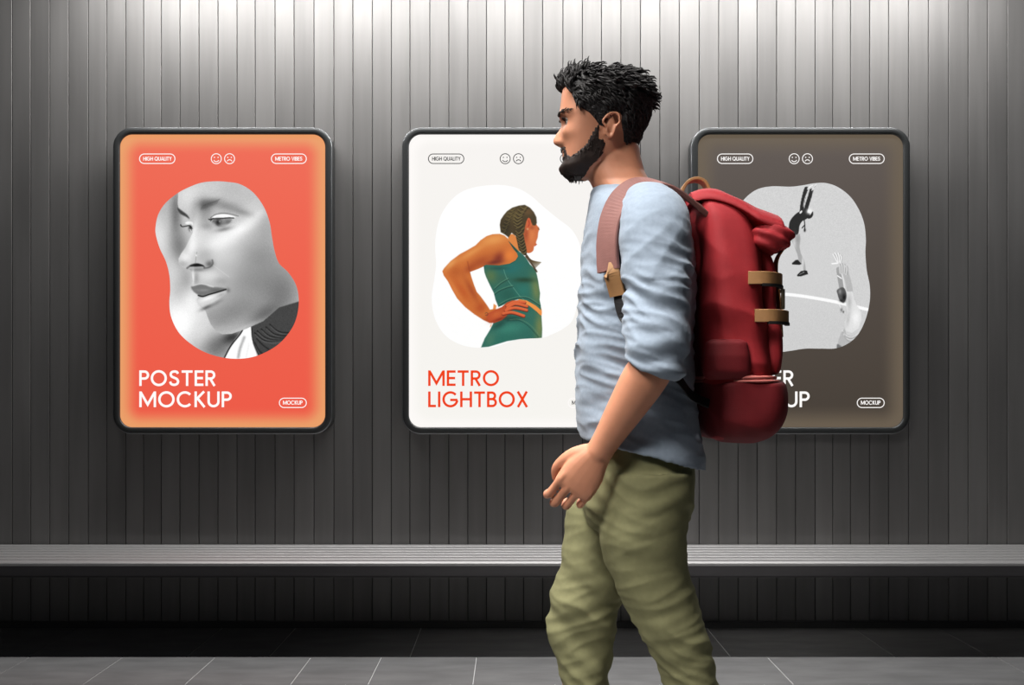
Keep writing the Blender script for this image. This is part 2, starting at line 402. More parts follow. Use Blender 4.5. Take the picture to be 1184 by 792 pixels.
    # vest
    m = p.poly([(612,484),(640,510),(680,550),(725,590),(745,612),(775,660),(815,700),(828,740),(838,790),(845,840),(852,880),(848,930),(858,975),(860,1010),
                (820,975),(750,935),(690,925),(620,945),(560,975),(535,985),(512,930),(500,880),(470,820),(440,755),(428,720),(422,672),(440,664),(540,668),(620,655),(665,630),(684,600),(676,575),(650,545)],teal,3,sm=False)
    i = dict(inside=m)
    p.blob(640,690,90,40,(.14,.42,.40),.9,-20,**i); p.blob(480,750,50,60,(.36,.45,.27),.8,-30,**i); p.blob(820,850,40,110,tol,.9,-8,**i)
    p.blob(730,780,80,20,(.12,.22,.14),.8,**i); p.blob(620,890,80,50,(.13,.34,.29),.8,**i); p.blob(720,860,60,50,(.17,.45,.40),.8,**i)
    p.blob(560,770,50,40,(.22,.38,.30),.6,**i); p.blob(530,690,70,14,(.10,.28,.26),.6,**i)
    p.line([(430,690),(440,664),(540,668),(620,655),(665,630),(684,600)],5,(.10,.30,.27),6,.8,**i)
    p.line([(575,700),(600,770),(650,840),(700,905),(730,930)],4,(.40,.62,.54),5,.8,**i)
    for a in ([(500,895),(540,865),(600,840),(645,830)],[(505,850),(550,810),(610,775)],[(540,975),(600,940),(680,918),(760,920),(850,975)]):
        p.line(a,6,tdk,8,.9,**i); p.line([(x,y-9) for x,y in a],4,(.40,.60,.48),6,.7,**i)
    p.line([(612,484),(640,520),(676,562)],12,tdk,5,.8,**i)
    # loose tail of hair
    for k in range(9):
        t = k/8
        p.line([(742+t*10,588),(770+t*16,620+8*t),(812+t*46,690-45*t)],5,(.28+.05*t,.22+.04*t,.13),5,.85)
    p.line([(745,600),(790,660),(826,715)],12,(.26,.20,.12),8)
    # hand on the hip
    hd = (.72,.30,.16)
    p.poly([(440,1040),(500,1010),(560,985),(600,950),(640,935),(700,935),(740,945),(735,955),(690,955),(640,970),(600,1000),(610,1040),(560,1085),(500,1108),(460,1100)],hd,3,sm=False)
    for a in ([(600,975),(660,945),(735,948)],[(600,995),(660,960),(752,978)],[(590,1010),(660,990),(750,1008)],[(570,1035),(640,1025),(728,1052)]):
        p.line([(x,y+5) for x,y in a],24,(.38,.12,.08),4); p.line(a,20,(.82,.36,.20),4); p.line([(x,y-4) for x,y in a],6,(.92,.50,.30),8,.6)
    p.blob(520,1040,50,25,(.80,.40,.20),.7,-25); p.blob(545,1078,60,12,(.45,.14,.08),.7,-20)
    p.line([(433,1035),(445,1027),(455,1038),(446,1050),(434,1045)],3,(.25,.22,.18),4)
    p.grain(.02, 5)
    return p.c

def art_court(X, Y):
    p = Paint((X-840)*6.578, (Y-200)*6.578, (.82,)*3)
    p.c += ((np.random.RandomState(8).rand(len(X), 1)-.5)*.05)
    p.blob(600,1300,600,300,.79,.5)
    m = np.ones(len(X))
    p.line([(380,915),(560,932),(800,972),(1000,1018),(1120,1048)],24,.99,4)
    # player bending back
    p.line([(575,300),(582,230),(600,150),(612,115)],30,.13,3); p.line([(600,310),(618,240),(640,170),(650,130)],30,.13,3)
    p.line([(590,250),(602,190),(622,140)],5,.8,4)
    p.line([(655,128),(670,105),(685,85)],8,.93,4); p.line([(622,118),(640,100),(660,92)],8,.95,4); p.line([(668,110),(682,96)],3,.5,3)
    p.poly([(478,430),(482,380),(498,345),(530,310),(560,292),(610,295),(640,310),(615,345),(580,365),(560,400),(555,440),(545,465),(515,472),(488,462)],.13,3)
    p.blob(635,290,22,20,.98,1); p.poly([(612,325),(640,318),(660,290),(664,315),(650,338),(625,345)],.12,3)
    p.poly([(560,298),(575,282),(580,292),(568,306)],.92,2)
    p.line([(595,350),(600,390),(600,440)],8,.12,3); p.line([(598,395),(580,415)],8,.12,3); p.blob(600,432,8,12,.1,1)
    p.poly([(492,470),(520,474),(562,460),(566,500),(560,560),(570,610),(592,650),(604,700),(608,740),(590,738),(576,690),(552,660),(545,620),(520,560),(502,520)],.66,3,sm=False)
    p.blob(520,530,14,50,.85,.8); p.blob(585,680,8,50,.9,.8); p.blob(545,500,20,30,.56,.5)
    p.poly([(502,684),(530,660),(548,658),(560,672),(576,690),(560,697),(505,694)],.10,3,sm=False)
    p.poly([(540,775),(570,745),(600,738),(618,742),(625,768),(600,775),(570,785),(545,784)],.10,3,sm=False); p.line([(560,770),(595,752)],3,.7,4)
    p.blob(125,418,20,16,.45,.9); p.blob(120,425,9,7,.75,.8)
    # player running out of view, half behind the bag
    p.poly([(250,870),(330,850),(345,820),(372,862),(365,900),(400,958),(420,1000),(392,1035),(350,1025),(300,990),(262,950),(240,905)],.36,4,sm=False)
    p.line([(310,900),(330,940),(372,985)],14,.85,5)
    p.line([(395,990),(415,1040)],34,.55,5); p.poly([(420,1062),(445,1062),(468,1105),(480,1140),(460,1158),(438,1150),(425,1110)],.13,3,sm=False)
    # spectator with raised hands
    p.line([(880,870),(868,800),(858,730)],36,.62,4); p.line([(945,900),(930,820),(905,740)],46,.72,5); p.line([(905,900),(895,820),(880,760)],8,.9,4)
    p.blob(890,720,30,34,.80,.9); p.line([(808,688),(850,684)],10,.98,3)
    for a in ([(850,680),(830,640),(815,615)],[(855,678),(845,630),(832,605)],[(865,675),(862,630),(855,608)],[(872,680),(880,640),(872,622)]):
        p.line(a,9,.95,4); p.line([(x+6,y) for x,y in a],3,.6,4)
    for a in ([(870,760),(868,710),(862,690)],[(885,760),(885,705),(878,684)],[(900,760),(905,712),(898,690)],[(915,770),(922,730),(915,705)]):
        p.line(a,12,.82,4); p.line([(x+7,y) for x,y in a],3,.5,4)
    p.line([(850,780),(880,800)],8,.98,3)
    p.poly([(920,900),(965,900),(975,960),(1000,1010),(1030,1060),(1032,1110),(1010,1180),(960,1215),(910,1200),(905,1130),(925,1080),(915,1000)],.88,4,sm=False)
    p.blob(940,980,18,60,.68,.7); p.blob(930,1110,14,60,.72,.7,10); p.blob(990,1100,26,50,.98,.8)
    p.poly([(845,890),(880,868),(905,880),(918,930),(905,980),(885,985),(862,960),(850,920)],.32,4); p.blob(900,945,14,25,.06,1); p.blob(868,900,12,20,.7,.6); p.blob(880,970,16,10,.1,.9)
    p.line([(862,1000),(885,1040),(905,1060)],8,.9,4); p.blob(880,1040,9,14,.35,.8); p.blob(895,1055,6,8,.1,.8)
    p.poly([(905,1180),(880,1210),(860,1260),(845,1330),(850,1360),(890,1350),(1000,1300),(1050,1220),(1000,1230),(950,1240),(915,1225)],.72,4,sm=False)
    for k in range(4): p.line([(885+6*k,1195+14*k),(910+4*k,1232+12*k),(960,1248+10*k),(1020,1215+8*k)],6,(.97,.55,.95,.6)[k],6,.8)
    p.poly([(848,1300),(890,1330),(880,1360),(848,1350)],.45,4)
    p.grain(.04, 6)
    return p.c

BLOB_FACE = [(232,210.8),(248,209.1),(262,209.8),(277,212.5),(292,222),(304,238),(311,256),(314,274),(317,290),(322,304),(333,315),(342,330),(345,348),(342,368),(334,384),(320,399),(300,410),(280,414.5),(258,413.5),(236,407),(218,396),(205,383),(197,366),(195,350),(196,335),(195,318),(191,302),(184,287),(179.5,272),(179,262),(182,248),(190,235),(203,224),(216,216.7)]
BLOB_ATH = [(545,217),(562,214),(580,213.5),(598,217),(614,226),(630,240),(646,253),(661,265),(670,281),(673,300),(672,325),(668,350),(662,370),(651,380),(638,386.5),(627,390.5),(612,391.3),(600,392.5),(585,396.5),(572,400.8),(556,402),(538,400),(520,392),(508,379),(501,362),(499,343),(502,322),(504,305),(503,288),(504,270),(509,250),(519,234),(531,223)]
BLOB_COURT = [(892,215),(915,215.3),(930,213.5),(943,211.3),(956,211.2),(970,216),(984,227),(994,242),(1000,258),(1002,276),(1001.5,292),(1003,312),(1006.5,330),(1006.5,348),(1002,368),(994,385),(983,396),(968,402.5),(950,403),(932,403),(915,405.5),(900,407),(886,403.5),(873,394),(863,380),(856,362),(851,342),(848,320),(846,300),(845,280),(846.5,262),(851,246),(861,230),(875,219)]
# ================================================================ the setting
def zw(py, Y): return EYE-(py-453)*Y/FPX
def xw(px, Y): return (px-592)*Y/FPX
joints_px = [14, 35.5, 57.5, 79.5, 102, 123.5, 145.5, 166, 186.5, 208, 230, 252, 274, 295, 318, 340, 363, 386, 408, 430.5, 452.5, 474, 497, 519, 541, 562.5, 584,
             605.5, 627.5, 651, 673.5, 695.5, 718, 740.5, 763, 785.5, 808.5, 831, 853.5, 875.5, 898, 920, 942.5, 963, 983.5, 1005.5, 1027.5, 1050.5, 1073.5, 1097, 1119.5, 1142, 1164.5]
J = [xw(p, WALL) for p in joints_px]
while J[0] > -5.5: J.insert(0, J[0]-.088)
while J[-1] < 5.5: J.append(J[-1]+.0885)
mb = MB(); HT = 3.7
g, dp, bv = .0017, .008, .0012
prof = []
for i, x in enumerate(J):
    prof += [(x-g-bv, WALL), (x-g, WALL+bv), (x-g, WALL+dp), (x+g, WALL+dp), (x+g, WALL+bv*.7), (x+g+bv, WALL)]
vv = [(x, y, z) for z in (0, HT) for x, y in prof]; n = len(prof)
ff = [(i, i+1, n+i+1, n+i) for i in range(n-1)]
mi = [1 if (i % 6) in (2,) else 0 for i in range(n-1)]
wall = mesh('wall_back', vv+[(J[0]-.2, WALL+.05, 0), (J[-1]+.2, WALL+.05, 0), (J[-1]+.2, WALL+.05, HT), (J[0]-.2, WALL+.05, HT)],
            ff+[(2*n, 2*n+1, 2*n+2, 2*n+3)], m=None, mats=[M['panel'], M['groove']], mi=mi+[0], origin=(0, WALL, 0))
_at = wall.data.attributes.new('plank', 'FLOAT', 'FACE'); _rr = random.Random(11)
_pl = [_rr.uniform(0, 90) for _ in range(len(J)+2)]
_at.data.foreach_set('value', [_pl[(i+1)//6] for i in range(n-1)]+[0.0])
tag(wall, kind='structure')
mb = MB(); mb.box(-5.5, 5.5, WALL-.010, WALL+.002, 0, .026); mb.box(-5.5, 5.5, WALL-.014, WALL+.002, .026, .031)
tag(mb.build('baseboard_back', None, M['skirting'], origin=(0, WALL, 0)), kind='structure')

# floor: tiles in rows that run along the wall, pale joints between
mb = MB()
def tile(x0, x1, y0, y1):
    g = .0016; b = .0016; z = 0
    a = [(x0+g, y0+g, -.004), (x1-g, y0+g, -.004), (x1-g, y1-g, -.004), (x0+g, y1-g, -.004)]
    c = [(x0+g, y0+g, z-b), (x1-g, y0+g, z-b), (x1-g, y1-g, z-b), (x0+g, y1-g, z-b)]
    d = [(x0+g+b, y0+g+b, z), (x1-g-b, y0+g+b, z), (x1-g-b, y1-g-b, z), (x0+g+b, y1-g-b, z)]
    f = []
    for k in (0, 4):
        for j in range(4): f.append((k+j, k+(j+1) % 4, k+4+(j+1) % 4, k+4+j))
    mb.add(a+c+d, f+[(8, 9, 10, 11)], 0)
YB = 3.911
front = [-1.98, -1.60, -1.22, -.826, -.537, -.146, .25, .65, 1.05, 1.99]
back = [-2.0, -1.34, -1.0, -.42, .24, .90, 1.576]
def row(xs, y0, y1):
    xs = list(xs)
    while xs[0] > -5.4: xs.insert(0, xs[0]-.39)
    while xs[-1] < 5.4: xs.append(xs[-1]+.39)
    for a, b in zip(xs[:-1], xs[1:]): tile(a, b, y0, y1)
row(back, YB, WALL)
row(front, YB-.364, YB)
y = YB-.364; k = 0
while y > -1.2:
    row([v+(.19 if k % 2 == 0 else 0) for v in (-1.98, -1.59, -1.2, -.81, -.42, -.03, .36, .75, 1.14, 1.53, 1.92)], y-.364, y); y -= .364; k += 1
mb.add([(-5.7, y, -.0025), (5.7, y, -.0025), (5.7, WALL+.02, -.0025), (-5.7, WALL+.02, -.0025)], [(0, 1, 2, 3)], 1)
mb.box(-5.7, 5.7, y, WALL+.06, -.08, -.005, 1)
fl = mb.build('floor', None, None, mats=[M['tile'], M['grout']]); tag(fl, kind='structure')

# ================================================================ bench
b = empty('bench', (0, WALL-.01, 0))
tag(b, 'long grey metal bench with a ribbed seat running along the panelled wall', 'bench')
ZT = zw(629, WALL); YF = 3.911; XB = 4.8
prof = []        # (y, z) ribbed top from the wall to the nose
nr = 7; y1 = WALL-.012; pitch = (y1-YF-.006)/nr
prof.append((y1, ZT-.035))
for i in range(nr):
    ya = y1-i*pitch; yb = ya-pitch+.024
    prof += [(ya, ZT-.014), (ya, ZT-.0025), (ya-.003, ZT), (yb+.003, ZT), (yb, ZT-.0025), (yb, ZT-.014)]
prof += [(YF+.012, ZT-.009), (YF+.012, ZT), (YF+.006, ZT+.002), (YF+.001, ZT-.002), (YF, ZT-.010), (YF+.004, ZT-.014), (YF+.004, ZT-.035)]
seat = MB(); seat.loft([[(x, y, z) for y, z in prof] for x in (-XB, XB)])
o = seat.build('seat', b, M['bench_top']); fix_normals(o)
zb = zw(667, YF)
fa = MB(); fa.box(-XB, XB, YF+.003, YF+.012, zb, ZT-.012); fa.box(-XB, XB, YF+.003, YF+.05, zb-.003, zb+.003)
o = fa.build('fascia', b, M['bench_front']); o['label'] = 'dark grey front rail of the bench'
un = MB(); un.box(-XB, XB, YF+.02, WALL-.012, ZT-.05, ZT-.034); un.build('underframe', b, M['bench_front'])

# ================================================================ light boxes
YFR = WALL-.085          # front face of the frames
def fx(px): return xw(px, YFR)
def fz(py): return zw(py, YFR)
def rrect(x0, x1, z0, z1, r, k=10):
    pts = []
    for cx, cz, a0 in ((x1-r, z1-r, 0), (x0+r, z1-r, 90), (x0+r, z0+r, 180), (x1-r, z0+r, 270)):
        for i in range(k+1):
            a = R(a0+90*i/k); pts.append((cx+r*math.cos(a), cz+r*math.sin(a)))
    return pts
# stroke lettering, cap height 1: (advance width, strokes)
def arc(cx, cy, rx, ry, a0, a1, n=14):
    return [(cx+rx*math.cos(R(a0+(a1-a0)*i/n)), cy+ry*math.sin(R(a0+(a1-a0)*i/n))) for i in range(n+1)]
T0 = .075
GL = {
 'P': (.60, [[(T0, 0), (T0, 1)], [(T0, 1-T0), (.33, 1-T0)]+arc(.33, .70, .225, .225, 90, -90)+[(T0, .475)]]),
 'O': (1.03, [arc(.515, .5, .44, .44, 0, 360, 40)]),
 'S': (.68, [crom([(.575,.785),(.50,.90),(.34,.93),(.17,.875),(.115,.735),(.18,.605),(.34,.525),(.51,.44),(.585,.275),(.505,.125),(.33,.07),(.15,.125),(.075,.275)], False, 4).tolist()]),
 'T': (.70, [[(0, 1-T0), (.70, 1-T0)], [(.35, 0), (.35, 1)]]),
 'E': (.56, [[(T0, 0), (T0, 1)], [(T0, 1-T0), (.56, 1-T0)], [(T0, .505), (.53, .505)], [(T0, T0), (.56, T0)]]),
 'R': (.64, [[(T0, 0), (T0, 1)], [(T0, 1-T0), (.33, 1-T0)]+arc(.33, .70, .225, .225, 90, -90)+[(T0, .475)], [(.30, .475), (.58, 0)]]),
 'M': (1.05, [[(T0, 0), (T0, 1)], [(.10, .93), (.525, .17), (.95, .93)], [(.975, 0), (.975, 1)]]),
 'C': (.98, [arc(.515, .5, .44, .44, 42, 318, 30)]),
 'K': (.68, [[(T0, 0), (T0, 1)], [(.60, 1), (.11, .49)], [(.20, .55), (.63, 0)]]),
 'U': (.76, [[(T0, 1), (T0, .36)]+arc(.38, .36, .305, .295, 180, 360, 16)+[(.685, 1)]]),
 'L': (.50, [[(T0, 0), (T0, 1)], [(T0, T0), (.50, T0)]]),
 'I': (.15, [[(T0, 0), (T0, 1)]]),
 'G': (1.01, [arc(.515, .5, .44, .44, 40, 352, 32), [(.50, .46), (.97, .46)]]),
 'H': (.76, [[(T0, 0), (T0, 1)], [(T0, .505), (.685, .505)], [(.685, 0), (.685, 1)]]),
 'B': (.62, [[(T0, 0), (T0, 1)], [(T0, 1-T0), (.31, 1-T0)]+arc(.31, .72, .20, .205, 90, -90)+[(T0, .515)], [(T0, .515), (.34, .515)]+arc(.34, .295, .22, .22, 90, -90)+[(T0, T0)]]),
 'X': (.72, [[(.07, 0), (.64, 1)], [(.65, 0), (.06, 1)]]),
 'Q': (1.03, [arc(.515, .5, .44, .44, 0, 360, 40), [(.58, .30), (.90, -.04)]]),
 'A': (.80, [[(.06, 0), (.40, .96), (.74, 0)], [(.17, .28), (.63, .28)]]),
 'Y': (.70, [[(.05, 1), (.35, .46), (.65, 1)], [(.35, 0), (.35, .48)]]),
 'V': (.78, [[(.06, 1), (.39, .04), (.72, 1)]]),
 ' ': (.30, [])}
def stroke(mb, pts, w, y, closed=False):
    q = [pts[0]]
    for p in pts[1:]:
        if math.hypot(p[0]-q[-1][0], p[1]-q[-1][1]) > 1e-6: q.append(p)
    P = np.array(q, float); n = len(P)
    T = np.empty_like(P)
    for i in range(n):
        if closed: a = P[(i-1) % n]; c = P[(i+1) % n]
        else: a = P[max(i-1, 0)]; c = P[min(i+1, n-1)]
        T[i] = c-a
    T /= np.linalg.norm(T, axis=1)[:, None]+1e-12
    Nn = np.stack([-T[:, 1], T[:, 0]], 1); sc = np.ones(n)
    if not closed:
        for i in range(1, n-1):
            a = P[i]-P[i-1]; c = P[i+1]-P[i]; a /= np.linalg.norm(a); c /= np.linalg.norm(c)
            sc[i] = min(1/max(math.sqrt(max((1+np.dot(a, c))/2, .0)), .35), 2.2)
    L = P+Nn*(w/2)*sc[:, None]; Q = P-Nn*(w/2)*sc[:, None]
    v = [(p[0], y, p[1]) for p in L]+[(p[0], y, p[1]) for p in Q]
    f = [(i, (i+1) % n, n+(i+1) % n, n+i) for i in range(n if closed else n-1)]
    mb.add(v, f)
def text(name, s, px0, px1, py_top, py_base, m, parent, y, weight=.155, gap=.13):
    tot = sum(GL[c][0] for c in s)+gap*(len(s)-1)
    x0 = fx(px0); x1 = fx(px1); zb = fz(py_base); h = fz(py_top)-zb; kx = (x1-x0)/tot; cx = 0
    if parent.type == 'EMPTY':
        hl = empty(name, (0, 0, 0)); hl.parent = parent; hl.location = (0, 0, 0); parent = hl
    for c in s:
        mb = MB()
        for st in GL[c][1]:
            pts = [(x0+(cx+p[0])*kx, zb+p[1]*h) for p in st]
            cl = math.hypot(st[0][0]-st[-1][0], st[0][1]-st[-1][1]) < 1e-6
            stroke(mb, pts[:-1] if cl else pts, weight*h, y, cl)
        cx += GL[c][0]+gap
        if mb.v: mb.build('letter', parent, m)
def pill(px0, px1, py0, py1, m, parent, y, w=.0038):
    x0, x1, z1, z0 = fx(px0), fx(px1), fz(py0), fz(py1)
    mb = MB(); stroke(mb, rrect(x0+w/2, x1-w/2, z0+w/2, z1-w/2, (z1-z0)/2-w/2), w, y, True)
    return mb.build('badge_outline', parent, m)
def smiley(px, py, happy, m, parent, y):
    mb = MB(); cx, cz = fx(px), fz(py); r = .0228; w = .0036
    stroke(mb, [(cx+r*math.cos(R(a)), cz+r*math.sin(R(a))) for a in range(0, 360, 12)], w, y, True); eyes = []
    for s in (-1, 1):
        em = MB(); eyes.append(em)
        e = [(cx+s*.0082+.0028*math.cos(R(a)), y, cz+.0062+.0028*math.sin(R(a))) for a in range(0, 360, 45)]
        em.add(e, [tuple(range(8))])
    mo = MB()
    if happy: stroke(mo, arc(cx, cz-.001, .0125, .0125, 205, 335, 10), w, y)
    else: stroke(mo, arc(cx, cz-.0165, .0118, .0118, 155, 25, 10), w, y)
    ic = mb.build('happy_face_icon' if happy else 'sad_face_icon', parent, m)
    for em in eyes: em.build('eye_dot', ic, m)
    mo.build('mouth_curve', ic, m)
    return ic
def ink(o, cols):
    a = o.data.color_attributes.new('ink', 'FLOAT_COLOR', 'POINT')
    c = np.clip(np.array(cols), 0, 1); l = np.where(c <= .04045, c/12.92, ((c+.055)/1.055)**2.4)
    a.data.foreach_set('color', np.concatenate([l, np.ones((len(l), 1))], 1).astype(np.float32).ravel())
def lightbox(dx, label, core_top, core_bot, edge, edge_w, blob_pts, art, tm, bm_, words, badge_m, last_pill_m):
    L_, R_, T_, B_ = 130+dx, 383.5+dx, 147, 501.5
    li, ri, ti, bi = 138+dx, 375.5+dx, 155, 494
    root = empty('lightbox', (fx((L_+R_)/2), WALL, fz(B_)))
    tag(root, label, 'lightbox', 'lightboxes on the wall')
    IN = (fx(li), fx(ri), fz(bi), fz(ti)); rin = .056
    ow = fx(ri+8)-fx(ri)
    def loop(o, yy): return [(x, yy, z) for x, z in rrect(IN[0]-o, IN[1]+o, IN[2]-o, IN[3]+o, max(rin+o, .003), 12)]
    prof = [(ow-.006, WALL), (ow, WALL-.004), (ow, YFR+.008)]
    fr = MB()
    rings = [loop(*p) for p in prof]+[loop(ow, YFR+.0075), loop(ow-.0035, YFR+.0035), loop(ow-.0075, YFR), loop(.006, YFR), loop(.0022, YFR+.0035), loop(.0, YFR+.0075), loop(0, YFR+.022)]
    fr.loft(rings, cap=False)
    back_rings = [loop(ow-.006, WALL), loop(0, WALL), loop(0, YFR+.022)]
    fr.loft(back_rings, cap=False)
    o = fr.build('frame', root, M['frame'], smooth=True); fix_normals(o)
    rim = MB(); rim.loft([loop(ow+.0003, YFR+.0078), loop(ow-.0030, YFR+.0026), loop(ow-.0034, YFR+.0030), loop(ow-.0004, YFR+.0082)], cap=False)
    o = rim.build('rim', root, M['rim'], smooth=True); o['label'] = 'thin pale metal edge of the frame'
    # printed sheet, lit from behind
    ys = YFR+.0095; nx, nz = 60, 84
    x0, x1, z0, z1 = IN[0]-.003, IN[1]+.003, IN[2]-.003, IN[3]+.003
    xs = np.linspace(x0, x1, nx); zs = np.linspace(z0, z1, nz)
    V = [(x, ys, z) for z in zs for x in xs]+[(x, ys+.012, z) for x, z in ((x0, z0), (x1, z0), (x1, z1), (x0, z1))]
    Fq = [(j*nx+i, j*nx+i+1, (j+1)*nx+i+1, (j+1)*nx+i) for j in range(nz-1) for i in range(nx-1)]
    sh = mesh('poster_sheet', V, Fq+[(nx*nz+3, nx*nz+2, nx*nz+1, nx*nz)], root, M['print'])
    vx = np.array([v[0] for v in V]); vz = np.array([v[2] for v in V])
    cx, cz, hx, hz = (IN[0]+IN[1])/2, (IN[2]+IN[3])/2, (IN[1]-IN[0])/2, (IN[3]-IN[2])/2; rr = .10
    qx = np.abs(vx-cx)-(hx-rr); qz = np.abs(vz-cz)-(hz-rr)
    sd = -(np.hypot(np.maximum(qx, 0), np.maximum(qz, 0))+np.minimum(np.maximum(qx, qz), 0)-rr)
    t = np.clip(sd/edge_w, 0, 1); t = 1-(1-t)**2*(1+2*t)
    h = np.clip((vz-IN[2])/(IN[3]-IN[2]), 0, 1)[:, None]
    core = np.array(core_bot)/255*(1-h)+np.array(core_top)/255*h
    ink(sh, np.array(edge)/255*(1-t[:, None])+core*t[:, None])
    # the picture: a mesh that fills its wavy outline ring by ring
    O = crom(blob_pts, True, 12); d = np.r_[0, np.cumsum(np.hypot(*np.diff(np.vstack([O, O[:1]]), axis=0).T))]
    na, nr_ = 640, 150; tt = np.linspace(0, d[-1], na, endpoint=False); OO = np.vstack([O, O[:1]])
    bx = np.interp(tt, d, OO[:, 0]); by = np.interp(tt, d, OO[:, 1]); c0 = (bx.mean(), by.mean())
    s_ = np.linspace(0, 1, nr_+1)[1:]
    X = (c0[0]+(bx[None]-c0[0])*s_[:, None]).ravel(); Y_ = (c0[1]+(by[None]-c0[1])*s_[:, None]).ravel()
    X = np.r_[X, c0[0]]; Y_ = np.r_[Y_, c0[1]]
    yp = ys-.0006
    V = np.stack([fx(X), np.full(len(X), yp), fz(Y_)], 1)
    F = [(na*nr_, (j+1) % na, j) for j in range(na)]
    ia = np.arange(na); ib = (ia+1) % na
    for r_ in range(nr_-1): F += np.stack([r_*na+ia, r_*na+ib, (r_+1)*na+ib, (r_+1)*na+ia], 1).tolist()
    pc = mesh('poster_picture', V, F, root, M['picture'])
    ink(pc, art(X, Y_))
    yt = ys-.0011
    for i, wd in enumerate(words):
        px1, = (wd[1],)
        o = text('headline', wd[0], 160.2+dx, px1, (428.2, 452.6)[i], (446.2, 470.8)[i], tm, root, yt)
    text('badge_text', 'HIGH QUALITY', 164.8+dx, 197.6+dx, 180.7, 185.2, bm_, pill(160+dx, 202+dx, 177, 189, bm_, root, yt), yt, .17, .10)
    text('badge_text', 'METRO VIBES', 317.8+dx, 349+dx, 180.7, 185.2, bm_, pill(312.8+dx, 354.2+dx, 177, 189, bm_, root, yt), yt, .17, .10)
    text('badge_text', 'MOCKUP', 326.8+dx, 349.2+dx, 463.2, 467.9, bm_, pill(322+dx, 354.2+dx, 459.9, 471.7, last_pill_m, root, yt), yt, .17, .10)
    smiley(249.4+dx, 183, True, bm_, root, yt); smiley(264.8+dx, 183, False, bm_, root, yt)
    return root
lightbox(0, 'lit orange-red poster in a dark frame with a black and white close-up face', (238, 104, 81), (237, 89, 69), (234, 158, 104), .09, BLOB_FACE, art_face,
         M['ink_white'], M['ink_white'], [('POSTER', 248.5), ('MOCKUP', 266.8)], None, M['ink_white'])
lightbox(334.7, 'lit off-white poster in a dark rounded frame showing a braided athlete in green', (245, 242, 239), (246, 244, 239), (252, 249, 246), .06, BLOB_ATH, art_athlete,
         M['ink_orange'], M['ink_black'], [('METRO', 577), ('LIGHTBOX', 610.6)], None, M['ink_white'])
lightbox(669.5, 'dark brown poster in a dark rounded frame showing players on a pale court', (92, 83, 78), (68, 60, 52), (104, 92, 77), .11, BLOB_COURT, art_court,
         M['ink_white'], M['ink_white'], [('POSTER', 918), ('MOCKUP', 936.3)], None, M['ink_white'])
# ================================================================ the passer-by
YC = 2.075                                   # distance of his body axis
def W(px, py, Y=YC): return np.array([(px-592)*Y/FPX, Y, EYE-(py-453)*Y/FPX])
pr = empty('person', (W(745, 453)[0], YC, 0))
tag(pr, 'dark-haired bearded person in a light blue knit shirt and olive trousers walking left', 'person')

# ---- head as a surface of angle and height, nose and lips pushed out of it
ROWS = np.array([  # py, front px, back px, half width m
 (89, 680, 716, .020), (91, 668, 728, .036), (95, 659, 737, .053), (101, 653, 742, .066), (110, 649.5, 745.5, .0735), (120, 648, 746.5, .0765), (130, 647, 746.5, .077),
 (138, 646.5, 745, .0765), (144, 648.5, 742.5, .0755), (150, 649.5, 739, .074), (160, 649, 737, .070), (168, 650.5, 735, .067), (175, 651.5, 732, .064),
 (182, 651.5, 727, .060), (190, 652, 716, .055), (198, 651, 698, .046), (204, 654, 688, .034), (207.5, 660, 680, .020)], float)
KX = YC/FPX
HX = (698-592)*KX; HZ0 = EYE-(150-453)*KX
YAW = R(7)
def interp(py, c): return float(np.interp(py, ROWS[:, 0], ROWS[:, c]))
_rc = cr(ROWS, 4)
def rowv(py, c): return float(np.interp(py, _rc[:, 0], _rc[:, c]))
def gs(x, s): return math.exp(-(x/s)**2)
def head_local(th, py):
    """angle 0 = face, pi = nape; returns forward, side, py"""
    fr = (698-rowv(py, 1))*KX; bk = (698-rowv(py, 2))*KX; hw = rowv(py, 3)
    c = (fr+bk)/2; a = (fr-bk)/2
    ct, st = math.cos(th), math.sin(th); e = 2/2.35
    f = c+a*math.copysign(abs(ct)**e, ct); s = hw*math.copysign(abs(st)**e, st)
    if ct > 0:
        # nose
        if 142 < py < 176:
            h = float(np.interp(py, [142, 146, 150, 156, 161, 165, 168, 170.5, 172.5, 175], [0, .5, 2.5, 6, 9.5, 11.8, 11.6, 8.5, 3, 0]))*KX
            sg = float(np.interp(py, [142, 150, 160, 168, 173], [.008, .0085, .0105, .0135, .014]))
            f += h*gs(s, sg)+.0045*gs(py-167.5, 3.5)*(gs(s-.015, .006)+gs(s+.015, .006))
        f += .0035*gs(py-138.5, 3.5)*(gs(s-.024, .018)+gs(s+.024, .018))            # brow
        f -= .0105*gs(py-146.5, 5)*(gs(s-.031, .0135)+gs(s+.031, .0135))             # sockets
        f += .0035*gs(py-146.8, 1.6)*(gs(s-.031, .011)+gs(s+.031, .011))             # lids
        f += .004*gs(py-160, 7)*(gs(s-.045, .016)+gs(s+.045, .016))                  # cheekbones
        f += .0055*gs(py-178, 2.0)*gs(s, .019)+.0050*gs(py-182.6, 2.2)*gs(s, .017)-.0030*gs(py-180.2, .9)*gs(s, .022)
        f -= .0030*gs(py-188.5, 3)*gs(s, .016); f += .0050*gs(py-198, 5.5)*gs(s, .019)
        f -= .0020*gs(py-174.5, 2)*gs(s, .004)
    return f, s
